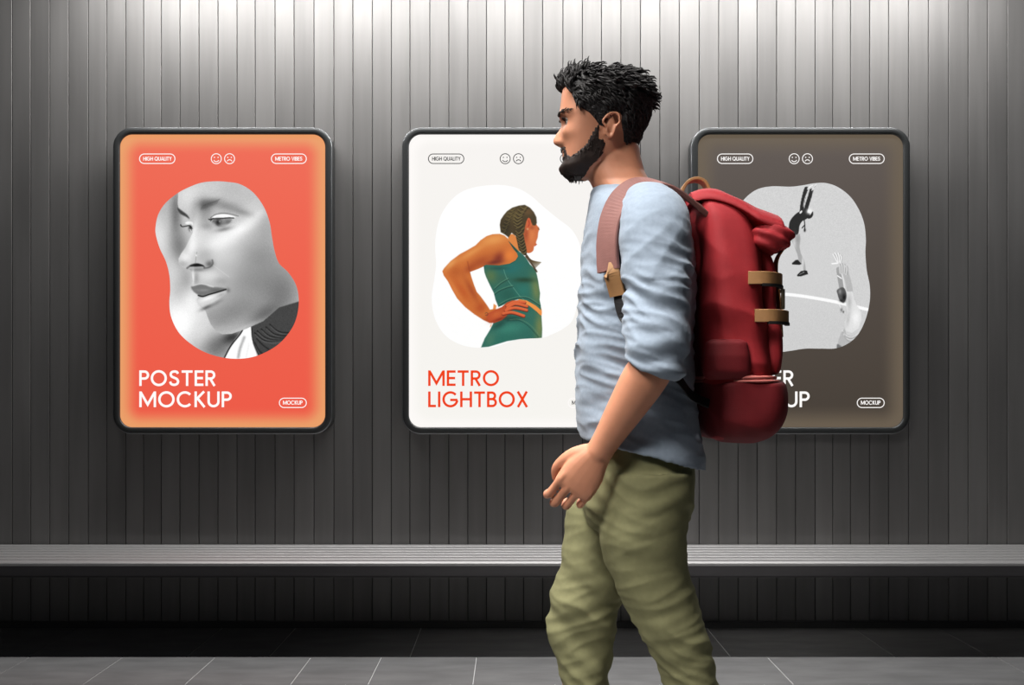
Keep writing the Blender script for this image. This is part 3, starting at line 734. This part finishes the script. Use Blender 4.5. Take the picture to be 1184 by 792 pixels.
def head_world(th, py, off=0):
    f, s = head_local(th, py)
    if off:
        d = 1e-2; f1, s1 = head_local(th+d, py); f0, s0 = head_local(th-d, py)
        tf, ts = f1-f0, s1-s0; L = math.hypot(tf, ts)+1e-9; nf, ns = ts/L, -tf/L
        nf, ns = (nf, ns) if nf*math.cos(th)+ns*math.sin(th) > 0 else (-nf, -ns)
        k = 1.0 if py > 105 else .45+.55*(py-88)/17
        f += nf*off*k; s += ns*off*k
    x = -(f*math.cos(YAW)-s*math.sin(YAW)*0-0)-s*math.sin(YAW); y = -s*math.cos(YAW)-f*math.sin(YAW)
    z = EYE-(py-453)*KX+(off*(1-(k if off else 1))*1.3 if off else 0)
    return np.array([HX+x, YC+y, z])
# forward is -X; positive s = his left side, towards the viewer

body = MB()
NT = 72; pys = np.concatenate([np.linspace(89, 140, 26), np.linspace(141.2, 207.5, 56)])
body.loft([[head_world(2*math.pi*j/NT, p) for j in range(NT)] for p in pys])
# ears
for sd in (1, -1):
    th = R(97)*sd
    for k, (py, r) in enumerate([(143, .010), (150, .012), (157, .010), (164, .007), (168, .006)]):
        c = head_world(th+R(6)*sd, py, .004)
        cc = head_world(th+R(14)*sd, py, .010+.002*(k < 3))
    ring = []
    for a in np.linspace(0, 2*math.pi, 18, endpoint=False):
        py = 155.5-13.2*math.cos(a); thh = th+sd*(R(7)+R(10.5)*math.sin(a)*(1 if math.cos(a) > 0 else .55))
        ring.append(head_world(thh, py, .009+.006*(math.sin(a) > 0)*math.sin(a)))
    ring.append(ring[0]); ring.append(ring[1])
    body.loft(tube(ring, [.0032]*len(ring), n=8, k=2, up=(0, 1, 0)))
    body.loft(tube([head_world(th+sd*R(5), 147, .003), head_world(th+sd*R(6), 155, .004), head_world(th+sd*R(3), 165, .004)], [.008, .011, .006], n=10, ratio=.5))
# neck and trunk (under the clothes)
def hring(py, fpx, bpx, hw, Y=YC, p=2.3, n=40, tilt=0):
    cx = ((fpx+bpx)/2-592)*Y/FPX; a = (bpx-fpx)/2*Y/FPX; z = EYE-(py-453)*Y/FPX; out = []
    for k in range(n):
        t = 2*math.pi*k/n; ct, st = math.cos(t), math.sin(t); e = 2/p
        x = a*math.copysign(abs(ct)**e, ct); y = hw*math.copysign(abs(st)**e, st)
        out.append(np.array([cx+x, Y+y, z-tilt*x]))
    return out
body.loft([hring(*r, n=32) for r in [(168, 672, 738, .045), (185, 674, 741, .052), (200, 677, 745, .055), (213, 684, 752, .060), (224, 690, 763, .075), (236, 692, 775, .11), (255, 690, 785, .15),
     (300, 690, 788, .155), (360, 684, 788, .145), (420, 684, 784, .140), (480, 688, 788, .150), (530, 690, 792, .155), (575, 700, 782, .14)]])
# arms
SH_N = W(757, 252, 1.90); EL_N = W(757, 418, 1.835); WR_N = W(692.5, 523, 1.905)
SH_F = W(752, 252, 2.26); EL_F = W(762, 405, 2.32); WR_F = W(728, 508, 2.27)
for A, B, Cc in ((SH_N, EL_N, WR_N), (SH_F, EL_F, WR_F)):
    body.loft(tube([A, A*.5+B*.5, B+(0, 0, .03), B, B*.8+Cc*.2, B*.45+Cc*.55, B*.15+Cc*.85, Cc],
                   [.046, .044, .040, .041, .0435, .036, .0285, .027], n=36, k=5, ratio=.92))
def hand(wr, d, tdir, nrm, L=.185, sc=1.0, curl=1.0):
    """wr wrist, d direction of the palm, tdir towards the thumb side, nrm out of the back of the hand"""
    d = np.array(d)/np.linalg.norm(d); t = np.array(tdir)-d*np.dot(tdir, d); t /= np.linalg.norm(t)
    n = np.cross(d, t); n = n if np.dot(n, nrm) > 0 else -n
    P = lambda a, b, c: np.array(wr)+(d*a+t*b+n*c)*sc
    # palm
    rings = []
    for a, w0, w1, th in ((-.012, -.024, .024, .019), (.0, -.026, .026, .018), (.02, -.031, .033, .0175), (.045, -.039, .040, .016), (.07, -.041, .042, .0145), (.088, -.040, .041, .012), (.096, -.036, .037, .008)):
        r = []
        for k in range(20):
            q = 2*math.pi*k/20; cq, sq = math.cos(q), math.sin(q)
            r.append(P(a, (w0+w1)/2+(w1-w0)/2*math.copysign(abs(cq)**.8, cq), th*math.copysign(abs(sq)**.9, sq)-(.004 if sq < 0 else 0)))
        rings.append(r)
    body.loft(rings)
    spec = [(.031, .088, (.044, .026, .020), .0088, 1.00), (.0105, .092, (.049, .030, .021), .0091, 1.06), (-.0105, .089, (.045, .028, .020), .0086, 1.12), (-.031, .081, (.035, .021, .018), .0076, 1.2)]
    tips = []
    for b, a, seg, r, cm in spec:
        ang = R(26)*curl*cm; pts = [P(a-.03, b*.9, .003), P(a-.004, b, .003)]; cur = np.array([a-.004, b, .003]); rs = [r*.95, r*1.06]
        spread = b*.16
        for k, sg in enumerate(seg):
            dirv = np.array([math.cos(ang), spread, -math.sin(ang)])
            nx = cur+dirv*sg; pts.append(P(*(cur*.5+nx*.5))); rs.append(r*.96); pts.append(P(*nx)); rs.append(r*(1.02, .95, .80)[k]); cur = nx
            ang += R((52, 34, 0)[k])*curl*cm
        body.loft(tube(pts, rs, n=12, k=3, up=n))
        tips.append(pts[-1])
    th = [P(.012, .020, -.006), P(.034, .037, -.012), P(.060, .047, -.019), P(.080, .046, -.029), P(.096, .037, -.040)]
    body.loft(tube(th, [.016, .0145, .0115, .0108, .0082], n=12, k=3, up=n))
hand(WR_N, (-.55, .12, -.80), (-.80, 0, .55), (0, -1, .2), curl=.86, sc=1.03)
hand(WR_F, (-.55, -.05, -.80), (-.80, 0, .55), (0, 1, .1), curl=1.0)
# legs
HP_N, KN_N, AN_N = W(750, 575, 1.985), W(784, 752, 1.985), W(858, 925, 1.985)
HP_F, KN_F, AN_F = W(722, 575, 2.165), W(672, 728, 2.165), W(683, 965, 2.165)
for A, B, Cc in ((HP_N, KN_N, AN_N), (HP_F, KN_F, AN_F)):
    mid = W(748, 655, 1.985) if A is HP_N else W(692, 655, 2.165)
    body.loft(tube([A, mid, B, B*.7+Cc*.3, B*.3+Cc*.7, Cc], [.068, .060, .050, .048, .038, .032], n=20, k=4))
bo = body.build('body', pr, M['skin'])
remesh(bo, .0026, 3, .4)
for f_ in (1,):   # eyes
    for sd in (1, -1):
        c = head_world(R(27)*sd, 146.9, -.0072)
        e = MB(); 
        e.loft([[c+np.array([.0115*math.cos(a)*math.sin(b), .0115*math.sin(a)*math.sin(b), .0115*math.cos(b)]) for a in np.linspace(0, 2*math.pi, 16, endpoint=False)] for b in np.linspace(.1, 3.04, 10)])
        eo = e.build('eye', pr, M['eye'], True)
        ir = MB(); fw = np.array([-math.cos(YAW), -math.sin(YAW), -.05]); ir.loft([[c+fw*(.0115*math.cos(b))+np.array([.0, .0119*math.sin(b)*math.cos(a), .0119*math.sin(b)*math.sin(a)]) for a in np.linspace(0, 2*math.pi, 16, endpoint=False)] for b in (.05, .25, .50)])
        iro = ir.build('iris', eo, M['hair'], True)
        ls = MB()
        for t in np.linspace(-1, 1, 26):
            p0 = c+np.array([-math.cos(YAW)*.0122*math.cos(t*.9), -.0122*math.sin(t*.9)-math.sin(YAW)*.0122, .0040-.002*t*t])
            ls.loft(tube([p0, p0+np.array([-.004, -.0015*t, .0003]), p0+np.array([-.007, -.003*t, .002])], [.0006, .0005, .0002], n=5, k=1, round_ends=False))
        ls.build('eyelashes', pr, M['beard'], True)

# ---- hair: a close cap of locks growing out of the scalp
rnd = random.Random(4)
def scalp(th, py):
    """1 where hair grows"""
    a = abs(math.degrees(th))
    a = 360-a if a > 180 else a
    # lower hairline height (py) as a function of the angle from the face
    line = float(np.interp(a, [0, 25, 42, 52, 62, 74, 86, 93, 104, 116, 130, 150, 180], [109, 108, 112, 124, 134, 139, 150, 158, 141, 141, 168, 184, 188]))
    return line-py
def skin_dir(th, py, dth, dpy, out):
    p0 = head_world(th, py, .001); p1 = head_world(th+dth, py+dpy, .001)
    d = p1-p0; d /= np.linalg.norm(d)+1e-9
    q = head_world(th, py, .01)-p0; q /= np.linalg.norm(q)+1e-9
    return p0, d, q
hb = MB()
# cap
nth = 96; hp = np.linspace(89, 188, 50); idx = {}; vs = []
for i, py in enumerate(hp):
    for j in range(nth):
        th = 2*math.pi*j/nth; t2 = th if th <= math.pi else th-2*math.pi; k = scalp(t2, py)
        thick = float(np.interp(py, [88, 112, 135, 165, 190], [.011, .013, .010, .006, .002]))*min(max(k/7, -.4), 1)
        thick += .002*noise.noise(Vector((math.cos(th)*5, math.sin(th)*5, py*.12)))
        vs.append(tuple(head_world(t2, py, thick if k > -3 else -.006)))
fs = [(i*nth+j, i*nth+(j+1) % nth, (i+1)*nth+(j+1) % nth, (i+1)*nth+j) for i in range(len(hp)-1) for j in range(nth)]
vs.append((HX-(698-698)*KX, YC, EYE-(88-453)*KX+.008)); fs += [(len(vs)-1, (j+1) % nth, j) for j in range(nth)]
hb.add(vs, fs)
def lock(mbx, p, d, q, L, r, bend, lift):
    pts = []; nrm = q
    for k in range(5):
        t = k/4
        pts.append(p+d*L*t+q*(lift*math.sin(t*2.2)*L-bend*t*t*L))
    mbx.loft(tube(pts, [r, r, r*.85, r*.6, r*.2], n=5, k=1, round_ends=False, up=tuple(q+.01)))
for k in range(4200):
    py = 88+rnd.random()**.9*100; th = rnd.uniform(-math.pi, math.pi); s_ = scalp(th, py)
    if s_ < 1: continue
    a = abs(math.degrees(th))
    top = py < 112
    if a < 60 and py < 120:   # quiff: up, forward and over
        p, d, q = skin_dir(th, py, .02*math.copysign(1, th)+rnd.gauss(0, .12), -2.5, 1)
        d = d*.55+np.array([-.10+rnd.gauss(0, .22), rnd.gauss(0, .18), .45+rnd.gauss(0, .12)]); d /= np.linalg.norm(d)
        L = rnd.uniform(.016, .030); r = .0024; lift = .35
    elif top:
        p, d, q = skin_dir(th, py, rnd.gauss(0, .1), 3, 1); d = d*.5+np.array([.55, rnd.gauss(0, .25), .12+rnd.gauss(0, .1)]); d /= np.linalg.norm(d)
        L = rnd.uniform(.018, .034); r = .0024; lift = .35
    else:
        p, d, q = skin_dir(th, py, math.copysign(.12, th)+rnd.gauss(0, .05), 5+rnd.gauss(0, 2), 1)
        L = rnd.uniform(.014, .026)*(1 if py < 150 else .55); r = .0020; lift = .28
        if py > 130 and a < 118: L *= .45
    p = p+q*float(np.interp(py, [88, 112, 135, 165, 190], [.010, .012, .008, .003, .0]))*min(max(s_/8, 0), 1)
    lock(hb, p, d, q, L, r*rnd.uniform(.7, 1.2), .2, lift)
ho = hb.build('hair', pr, M['hair'], True)

# ---- beard and brows
bb = MB()
def beard(th, py):
    a = abs(math.degrees(th))
    up = float(np.interp(a, [0, 14, 24, 32, 45, 60, 74, 88, 96], [172.5, 172.5, 175, 184, 187, 184, 176, 156, 146]))
    back = 90 if py < 170 else float(np.interp(py, [170, 190, 206], [98, 104, 115]))
    if a > back: return -5
    if a < 21 and 176.3 < py < 184.8: return -5          # lips
    return py-up
nth = 120; bp = np.linspace(144, 207.3, 60); vs = []
for i, py in enumerate(bp):
    for j in range(nth):
        th = -math.pi+2*math.pi*j/nth; k = beard(th, py)
        vs.append(tuple(head_world(th, py, (.0012+.0045*min(max((py-178)/18, 0), 1))*min(max(k/4, 0), 1) if k > 0 else -.004)))
fs = []
for i in range(len(bp)-1):
    for j in range(nth):
        if beard(-math.pi+2*math.pi*j/nth, bp[i]) > -8 and abs(-180+360*j/nth) < 112:
            fs.append((i*nth+j, i*nth+(j+1) % nth, (i+1)*nth+(j+1) % nth, (i+1)*nth+j))
cpt = len(vs); vs.append(tuple(head_world(0, 207.3)*.5+head_world(math.pi, 207.3)*.5-np.array([0, 0, .004])))
for j in range(nth):
    if abs(-180+360*j/nth) < 112: fs.append((cpt, (len(bp)-1)*nth+(j+1) % nth, (len(bp)-1)*nth+j))
bb.add(vs, fs)
for k in range(2600):
    py = rnd.uniform(145, 208); th = rnd.gauss(0, 1)*.9
    if beard(th, min(py, 207)) < .6 or abs(th) > 1.75: continue
    p, d, q = skin_dir(th, min(py, 207), math.copysign(.02, th), 3, 1)
    d = d*.7+np.array([-.15, 0, -.5])*.6; d /= np.linalg.norm(d)
    lock(bb, p+q*.001, d, q, rnd.uniform(.004, .008)*(1.15 if py > 192 else 1), .0009, .1, .3)
bb.build('beard', pr, M['beard'], True)
for sd in (1, -1):
    eb = MB()
    for k in range(70):
        t = rnd.random(); th = sd*(R(9)+R(40)*t); py = 139.5-2.6*math.sin(t*2.4)+rnd.gauss(0, .7)
        p, d, q = skin_dir(th, py, sd*.12, -.6, 1); lock(eb, p, d, q, rnd.uniform(.006, .010), .0009, .1, .3)
    eb.build('eyebrow', pr, M['beard'], True)

# ---- shirt
sh = MB()
TOR = [(219, 686, 759, .066), (226, 684, 768, .082), (233, 682, 777, .115), (241, 681, 784, .152), (252, 679, 790, .178), (270, 676, 796, .186), (295, 673, 799, .186), (330, 670, 800, .182),
       (370, 668, 799, .176), (410, 666, 797, .170), (450, 668, 799, .168), (485, 669, 804, .174)]
TR = cr(np.array(TOR, float), 3)
rings = [hring(*r, n=64) for r in TR]
for i, (py, f0, b0, hw) in enumerate([(500, 670, 808, .178), (512, 672, 811, .181), (521, 673, 813, .183), (525, 674, 813, .181)]):
    rings.append(hring(py, f0, b0, hw, n=64, tilt=.27*(i+1)/4 if i < 3 else .27))
rings.append(hring(520, 682, 805, .168, n=64, tilt=.27))
sh.loft(rings)
TORSO_V = list(sh.v); TORSO_F = list(sh.f)
for A, B, Cc, s_ in ((SH_N, EL_N, WR_N, -1), (SH_F, EL_F, WR_F, 1)):
    e1 = B*.93+Cc*.07
    up_ = np.array([0, 0, 1.])
    pts = [W(735, 240, YC+s_*.10), A+np.array([-.004, -s_*.035, .012]), A+np.array([0, s_*.004, -.03]), A*.6+B*.4+np.array([0.004, 0, 0]), A*.25+B*.75+np.array([.004, 0, 0]), B+np.array([.002, 0, .014]), e1]
    sh.loft(tube(pts, [.05, .066, .0690, .0670, .0640, .0600, .0565], n=28, k=5, up=(1, 0, 0), ratio=1.0, round_ends=False))
    # rolled cuff
    c0 = B+np.array([.002, 0, .010]); dd = (e1-c0)/np.linalg.norm(e1-c0)
    sh.loft(tube([c0-dd*.012, c0, e1-dd*.004, e1+dd*.002], [.0575, .0625, .0615, .0560], n=28, k=3, up=(1, 0, 0), round_ends=False))
# collar band
def ringtube(py, f, b, hw, r, tilt=0, n=40):
    P = hring(py, f, b, hw, n=n, tilt=tilt); P = P+[P[0], P[1], P[2]]
    return tube(P, [r]*len(P), n=8, k=2, up=(0, 0, 1), round_ends=False)
sh.loft(ringtube(219.5, 686, 757, .065, .0048, -.12))
so = sh.build('shirt', pr, M['shirt'])
remesh(so, .0038, 4, .5)
def nz(x, y, z, s): return noise.noise(Vector((x*s, y*s, z*s)))
def shirt_fold(x, y, z):
    py = 453-(z-EYE)*FPX/YC; px = 592+x*FPX/max(y, 1.7)
    wob = .35*nz(x, y, z, 7)
    rid = 1-abs(2*noise.noise(Vector((x*5+3, y*5, z*26+wob*5+x*7))))
    rid2 = 1-abs(2*noise.noise(Vector((x*9, y*9+7, z*44+x*14))))
    low = np.interp(py, [215, 260, 300, 340, 420, 470, 540], [.12, .15, .40, 1, 1, .6, .45])
    d = low*(.0075*(rid-.55)+.0034*(rid2-.5))+.0022*nz(x, y, z, 12)+.004*nz(x+5, y, z, 5)
    if y < 1.93 and py < 340: d += .0022*(1-abs(2*noise.noise(Vector((x*16-z*13, y*6, z*9)))))
    return d
displace(so, shirt_fold)

# ---- trousers
tr = MB()
tr.loft([hring(*r, n=48) for r in [(498, 686, 796, .150), (520, 682, 799, .160), (550, 676, 801, .168), (580, 672, 799, .170), (605, 678, 792, .150), (622, 700, 775, .09)]])
def leg(rows, Y, hw):
    rg = []
    for (py, f, b), h in zip(rows, hw): rg.append(hring(py, f, b, h, Y=Y, p=2.15, n=36))
    A = np.array(rg); out = []
    flat = A.reshape(len(rows), -1); s = cr(flat, 4)
    for r in s: out.append([v for v in r.reshape(-1, 3)])
    return out
tr.loft(leg([(550, 668, 758), (585, 656, 748), (620, 652, 738), (655, 647, 728), (690, 636, 720), (722, 632, 713), (752, 639, 709), (790, 650, 704), (850, 656, 712), (920, 660, 722), (985, 655, 722), (1000, 658, 718)], 2.165,
            [.095, .098, .094, .089, .084, .078, .072, .069, .072, .068, .062, .056]))
tr.loft(leg([(545, 700, 800), (585, 697, 799), (620, 692, 794), (655, 700, 796), (690, 718, 807), (725, 736, 817), (760, 756, 824), (792, 768, 830), (840, 785, 850), (900, 812, 880), (945, 832, 902), (955, 838, 900)], 1.985,
            [.095, .098, .095, .090, .084, .078, .072, .069, .070, .066, .060, .056]))
to = tr.build('trousers', pr, M['trousers'])
remesh(to, .0042, 4, .5)
def pant_fold(x, y, z):
    py = 453-(z-EYE)*FPX/YC
    rid = 1-abs(2*noise.noise(Vector((x*4, y*4, z*20+x*10+nz(x, y, z, 6)*2))))
    rid2 = 1-abs(2*noise.noise(Vector((x*8+9, y*8, z*36-x*12))))
    k = np.interp(py, [500, 560, 640, 690, 760, 850, 950], [.3, .6, .5, 1, 1, .5, 1])
    return k*(.0065*(rid-.6)+.0025*(rid2-.5))+.004*nz(x, y, z, 9)
displace(to, pant_fold)

# ---- shoes
def shoe(heel, toe, w=.048):
    heel = np.array(heel); toe = np.array(toe); d = toe-heel; L = np.linalg.norm(d); d /= L; sv = np.array([0, 1, 0.]); up = np.cross(d, sv); up = up if up[2] > 0 else -up
    def rg(t, hw, h, base=.0):
        c = heel+d*L*t; out = []
        for k in range(20):
            a = 2*math.pi*k/20; ca, sa = math.cos(a), math.sin(a)
            out.append(c+sv*hw*math.copysign(abs(ca)**.75, ca)+up*(base+(h*max(sa, 0)**.8)))
        return out
    up_ = MB(); up_.loft([rg(*q, .018) for q in [(-.0, .018, .04), (.04, .034, .085), (.18, .038, .10), (.32, .040, .085), (.48, .044, .060), (.68, .050, .045), (.86, .044, .035), (.96, .028, .024), (1, .012, .012)]])
    o = up_.build('shoe', pr, M['shoe'], True)
    so_ = MB()
    def sr(t, hw): c = heel+d*L*t; return [c+sv*hw*q+up*h for q, h in ((-1, 0), (1, 0), (1, .022), (-1, .022))]
    so_.loft([sr(*q) for q in [(-.01, .02), (.04, .036), (.2, .040), (.45, .044), (.7, .052), (.88, .046), (.97, .028), (1.01, .012)]])
    x = so_.build('sole', o, M['sole'])
a = W(700, 1000, 2.165); shoe((W(716, 0, 2.165)[0], 2.165, .001), (W(716, 0, 2.165)[0]-.285, 2.165, .001))
hx = W(876, 0, 1.985)[0]; shoe((hx, 1.985, .150), (hx-.235, 1.985, .008))
# ================================================================ backpack on his back
pk = empty('backpack', (W(850, 453)[0], YC, W(850, 508)[2]))
tag(pk, 'red canvas roll-top backpack with tan leather straps worn on the walking person\'s back', 'backpack')
def sq(py, f, b, hw, p=3.4, tilt=0, n=48): return hring(py, f, b, hw, p=p, n=n, tilt=tilt)
_o = Vector(pr.location)+Vector(so.location)
TORSO = BVHTree.FromPolygons([v.co+_o for v in so.data.vertices], [tuple(p.vertices) for p in so.data.polygons])
# main sack, flat against the back
sk = MB()
RW = [(236, 800, 822, .085), (243, 797, 838, .110), (255, 797, 852, .128), (272, 799, 862, .138), (300, 801, 870, .145), (340, 802, 873, .150), (400, 803, 876, .152), (440, 803, 880, .154), (475, 804, 884, .152), (495, 808, 880, .142), (505, 815, 870, .120), (508, 824, 858, .09)]
A = cr(np.array(RW, float), 3)
sk.loft([sq(*r) for r in A])
so2 = sk.build('main_compartment', pk, M['red']); remesh(so2, .0042, 3)
def pfold(x, y, z): return .006*(1-abs(2*noise.noise(Vector((x*6+z*5, y*8, z*9)))))+.004*nz(x, y, z, 14)-.004
displace(so2, pfold)
# front pocket and base
fp = MB(); RW = [(292, 850, 866, .085), (300, 856, 880, .10), (322, 860, 888, .105), (350, 862, 890, .112), (400, 863, 892, .116), (428, 864, 892, .115), (434, 866, 884, .105)]
fp.loft([sq(*r, p=3) for r in cr(np.array(RW, float), 3)]); o = fp.build('front_pocket', pk, M['red']); remesh(o, .0042, 3); displace(o, pfold)
bs = MB(); RW = [(441, 806, 888, .150), (445, 801, 897, .163), (470, 801, 899, .164), (490, 804, 894, .156), (503, 812, 882, .135), (509, 824, 866, .10)]
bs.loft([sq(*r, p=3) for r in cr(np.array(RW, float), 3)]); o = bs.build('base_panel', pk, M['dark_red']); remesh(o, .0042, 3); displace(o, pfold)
for py, r in ((437.5, .0035), (441.5, .0028)):
    m_ = MB(); m_.loft(ringtube(py, 800.5, 889 if py < 440 else 894, .160, r)); m_.build('piping', pk, M['piping'], True)
# side pocket towards the viewer
for s_ in (-1, 1):
    sp = MB(); cx = 838
    sp.loft([hring(py, f, b, h, Y=YC+s_*.148, p=2.6, n=30) for py, f, b, h in [(392, 822, 858, .008), (396, 816, 864, .020), (412, 813, 867, .026), (430, 812, 868, .026), (439, 816, 864, .014)]])
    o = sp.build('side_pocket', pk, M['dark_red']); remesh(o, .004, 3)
# lid that folds back into the rolled top
ld = MB(); prof = [(790, 233), (806, 231), (824, 236), (842, 246), (857, 257), (872, 263), (886, 268)]
top = cr(np.array(prof, float), 4); rg = []
for i, (px, py) in enumerate(top):
    t = i/(len(top)-1); hw = .098+.052*min(t*1.5, 1); th_ = .016+.008*t
    c = W(px, py); r = []
    for k in range(28):
        a = 2*math.pi*k/28; ca, sa = math.cos(a), math.sin(a)
        r.append(c+np.array([0, hw*math.copysign(abs(ca)**.6, ca), -.004+th_*math.copysign(abs(sa)**.8, sa)-.016*abs(ca)**4]))
    rg.append(r)
ld.loft(rg); o = ld.build('lid', pk, M['red']); remesh(o, .004, 3); displace(o, pfold)
rl = MB(); c = W(875, 283); rg = []
for j, yy in enumerate(np.linspace(-.155, .155, 26)):
    e = min(1, (1-abs(yy)/.158)*7)**.5; wob = 1+.05*math.sin(j*1.7)
    rg.append([c+np.array([.042*e*wob*math.cos(a)*(1+.06*math.sin(3*a)), yy, (.0315*e*wob*math.sin(a))-.006*abs(yy/.155)**2]) for a in np.linspace(0, 2*math.pi, 26, endpoint=False)])
rl.loft(rg); o = rl.build('rolled_top', pk, M['red']); remesh(o, .004, 2); displace(o, lambda x, y, z: .003*math.sin(z*260+x*120)+.003*nz(x, y, z, 20))
# haul loop
def strap(name, path, nrm, wd, th, m, par=pk):
    P = cr(np.array(path, float), 6); N_ = cr(np.array(nrm, float), 6)
    b_ = MB(); b_.loft(ribbon(P, N_, wd, th)); o = b_.build(name, par, M[m]); fix_normals(o); return o
strap('haul_loop', [W(787, 236), W(788, 222), W(795, 211), W(806, 208), W(815, 213), W(820, 226), W(822, 240)], [(-1, 0, .1), (-1, 0, .3), (-.5, 0, 1), (0, 0, 1), (.5, 0, 1), (1, 0, .3), (1, 0, 0)], .034, .007, 'tan')
# leather straps down the outside, with buckles, and short side tabs
for s_ in (-1, 1):
    y_ = YC+s_*.066
    o = strap('leather_strap', [W(893, 268, YC)+(0, s_*.066, 0), W(900, 284)+(0, s_*.066, 0), W(889, 303)+(0, s_*.066, 0), W(887, 318)+(0, s_*.066, 0), W(889, 336)+(0, s_*.066, 0), W(891, 360)+(0, s_*.066, 0), W(893, 392)+(0, s_*.066, 0)],
          [(.6, 0, 1), (1, 0, 0), (1, 0, -.5), (1, 0, -.2), (1, 0, .2), (1, 0, 0), (1, 0, 0)], .026, .004, 'tan')
    bk = MB(); cc = W(892.5, 350)+np.array([0, s_*.066, 0])
    for dy, dz, a_, b__ in ((-.017, 0, .003, .020), (.017, 0, .003, .020), (0, .018, .018, .003), (0, -.018, .018, .003), (0, 0, .018, .002)):
        bk.box(cc[0]-.003, cc[0]+.004, cc[1]+dy-a_, cc[1]+dy+a_, cc[2]+dz-b__, cc[2]+dz+b__)
    bk.build('buckle', o, M['buckle'])
    yy = YC+s_*.158
    for py, x0, x1 in ((331, 845, 886), (371.5, 852, 893)):
        q = MB(); z0 = W(0, py+7)[2]; z1 = W(0, py-7)[2]; y0 = YC+s_*.146; y1 = YC+s_*.159
        pth = [np.array([W(x0, 0)[0], YC+s_*.1535, (z0+z1)/2]), np.array([W(x0+14, 0)[0], YC+s_*.156, (z0+z1)/2]), np.array([W(x1-16, 0)[0], YC+s_*.150, (z0+z1)/2]), np.array([W(x1-4, 0)[0], YC+s_*.128, (z0+z1)/2]), np.array([W(x1+2, 0)[0], YC+s_*.100, (z0+z1)/2]), np.array([W(x1+3, 0)[0], YC+s_*.07, (z0+z1)/2])]
        o = strap('side_tab', pth, [(0, s_, 0), (0, s_, 0), (.2, s_, 0), (.6, s_, 0), (1, s_*.5, 0), (1, 0, 0)], .026, .006, 'tan')
        strap('tab_loop', [p-np.array([0, 0, .014]) for p in pth[1:5]], [(0, s_, 0), (.2, s_, 0), (.6, s_, 0), (1, s_*.5, 0)], .006, .010, 'black', o)
# shoulder straps over the shirt
for s_ in (-1, 1):
    Y0 = YC+s_*.105
    g_ = [(806, 246, .10), (792, 237, .11), (775, 229, .118), (757, 225, .122), (738, 226, .124), (722, 234, .130), (712, 249, .137), (706, 268, .143), (704, 290, .147), (705, 315, .150), (707, 328, .151)]
    def snap(px, py, yo, off):
        p = W(px, py)+np.array([0, s_*yo, 0]); h = TORSO.find_nearest(Vector(p))
        n_ = h[1]; 
        if n_.dot(Vector(p)-Vector((W(735, 0)[0], YC, p[2]-.05))) < 0: n_ = -n_
        return np.array(h[0]+n_*off), np.array(n_)
    P = []; N_ = []
    for i, (px, py, yo) in enumerate(g_):
        a, n_ = snap(px, py, yo, .0125)
        if i == 0: a = W(815, 262)+np.array([0, s_*yo*.8, 0])
        P.append(a); N_.append(n_)
    P = np.array(P); N_ = np.array(N_)
    for _ in range(3):
        P[1:-1] = P[1:-1]*.5+(P[:-2]+P[2:])*.25; N_[1:-1] = N_[1:-1]*.4+(N_[:-2]+N_[2:])*.3
    P += N_/np.linalg.norm(N_, axis=1)[:, None]*.004
    P = list(P); N_ = list(N_)
    o = strap('shoulder_strap', P, N_, .052, .012, 'strap')
    0 and strap('strap_trim', [p+np.array(n)*.0068 for p, n in zip(P[1:], N_[1:])], N_[1:], .020, .002, 'red', o)
    a, n_ = snap(708, 333, .151, .016); b2, n2 = snap(710, 346, .152, .016)
    strap('strap_tab', [P[-1]*.75+a*.25+np.array(n_)*.006, a+np.array(n_)*.003, b2], [n_, n_, n_], .034, .010, 'tan', o)
    wb = [snap(px, py, yo, .009) for px, py, yo in ((710, 343, .152), (714, 365, .158), (722, 390, .168), (735, 415, .172), (765, 438, .165), (790, 455, .14))]
    strap('webbing', [w_[0] for w_ in wb]+[W(806, 466)+np.array([0, s_*.125, 0])], [w_[1] for w_ in wb]+[wb[-1][1]], .024, .003, 'black', o)
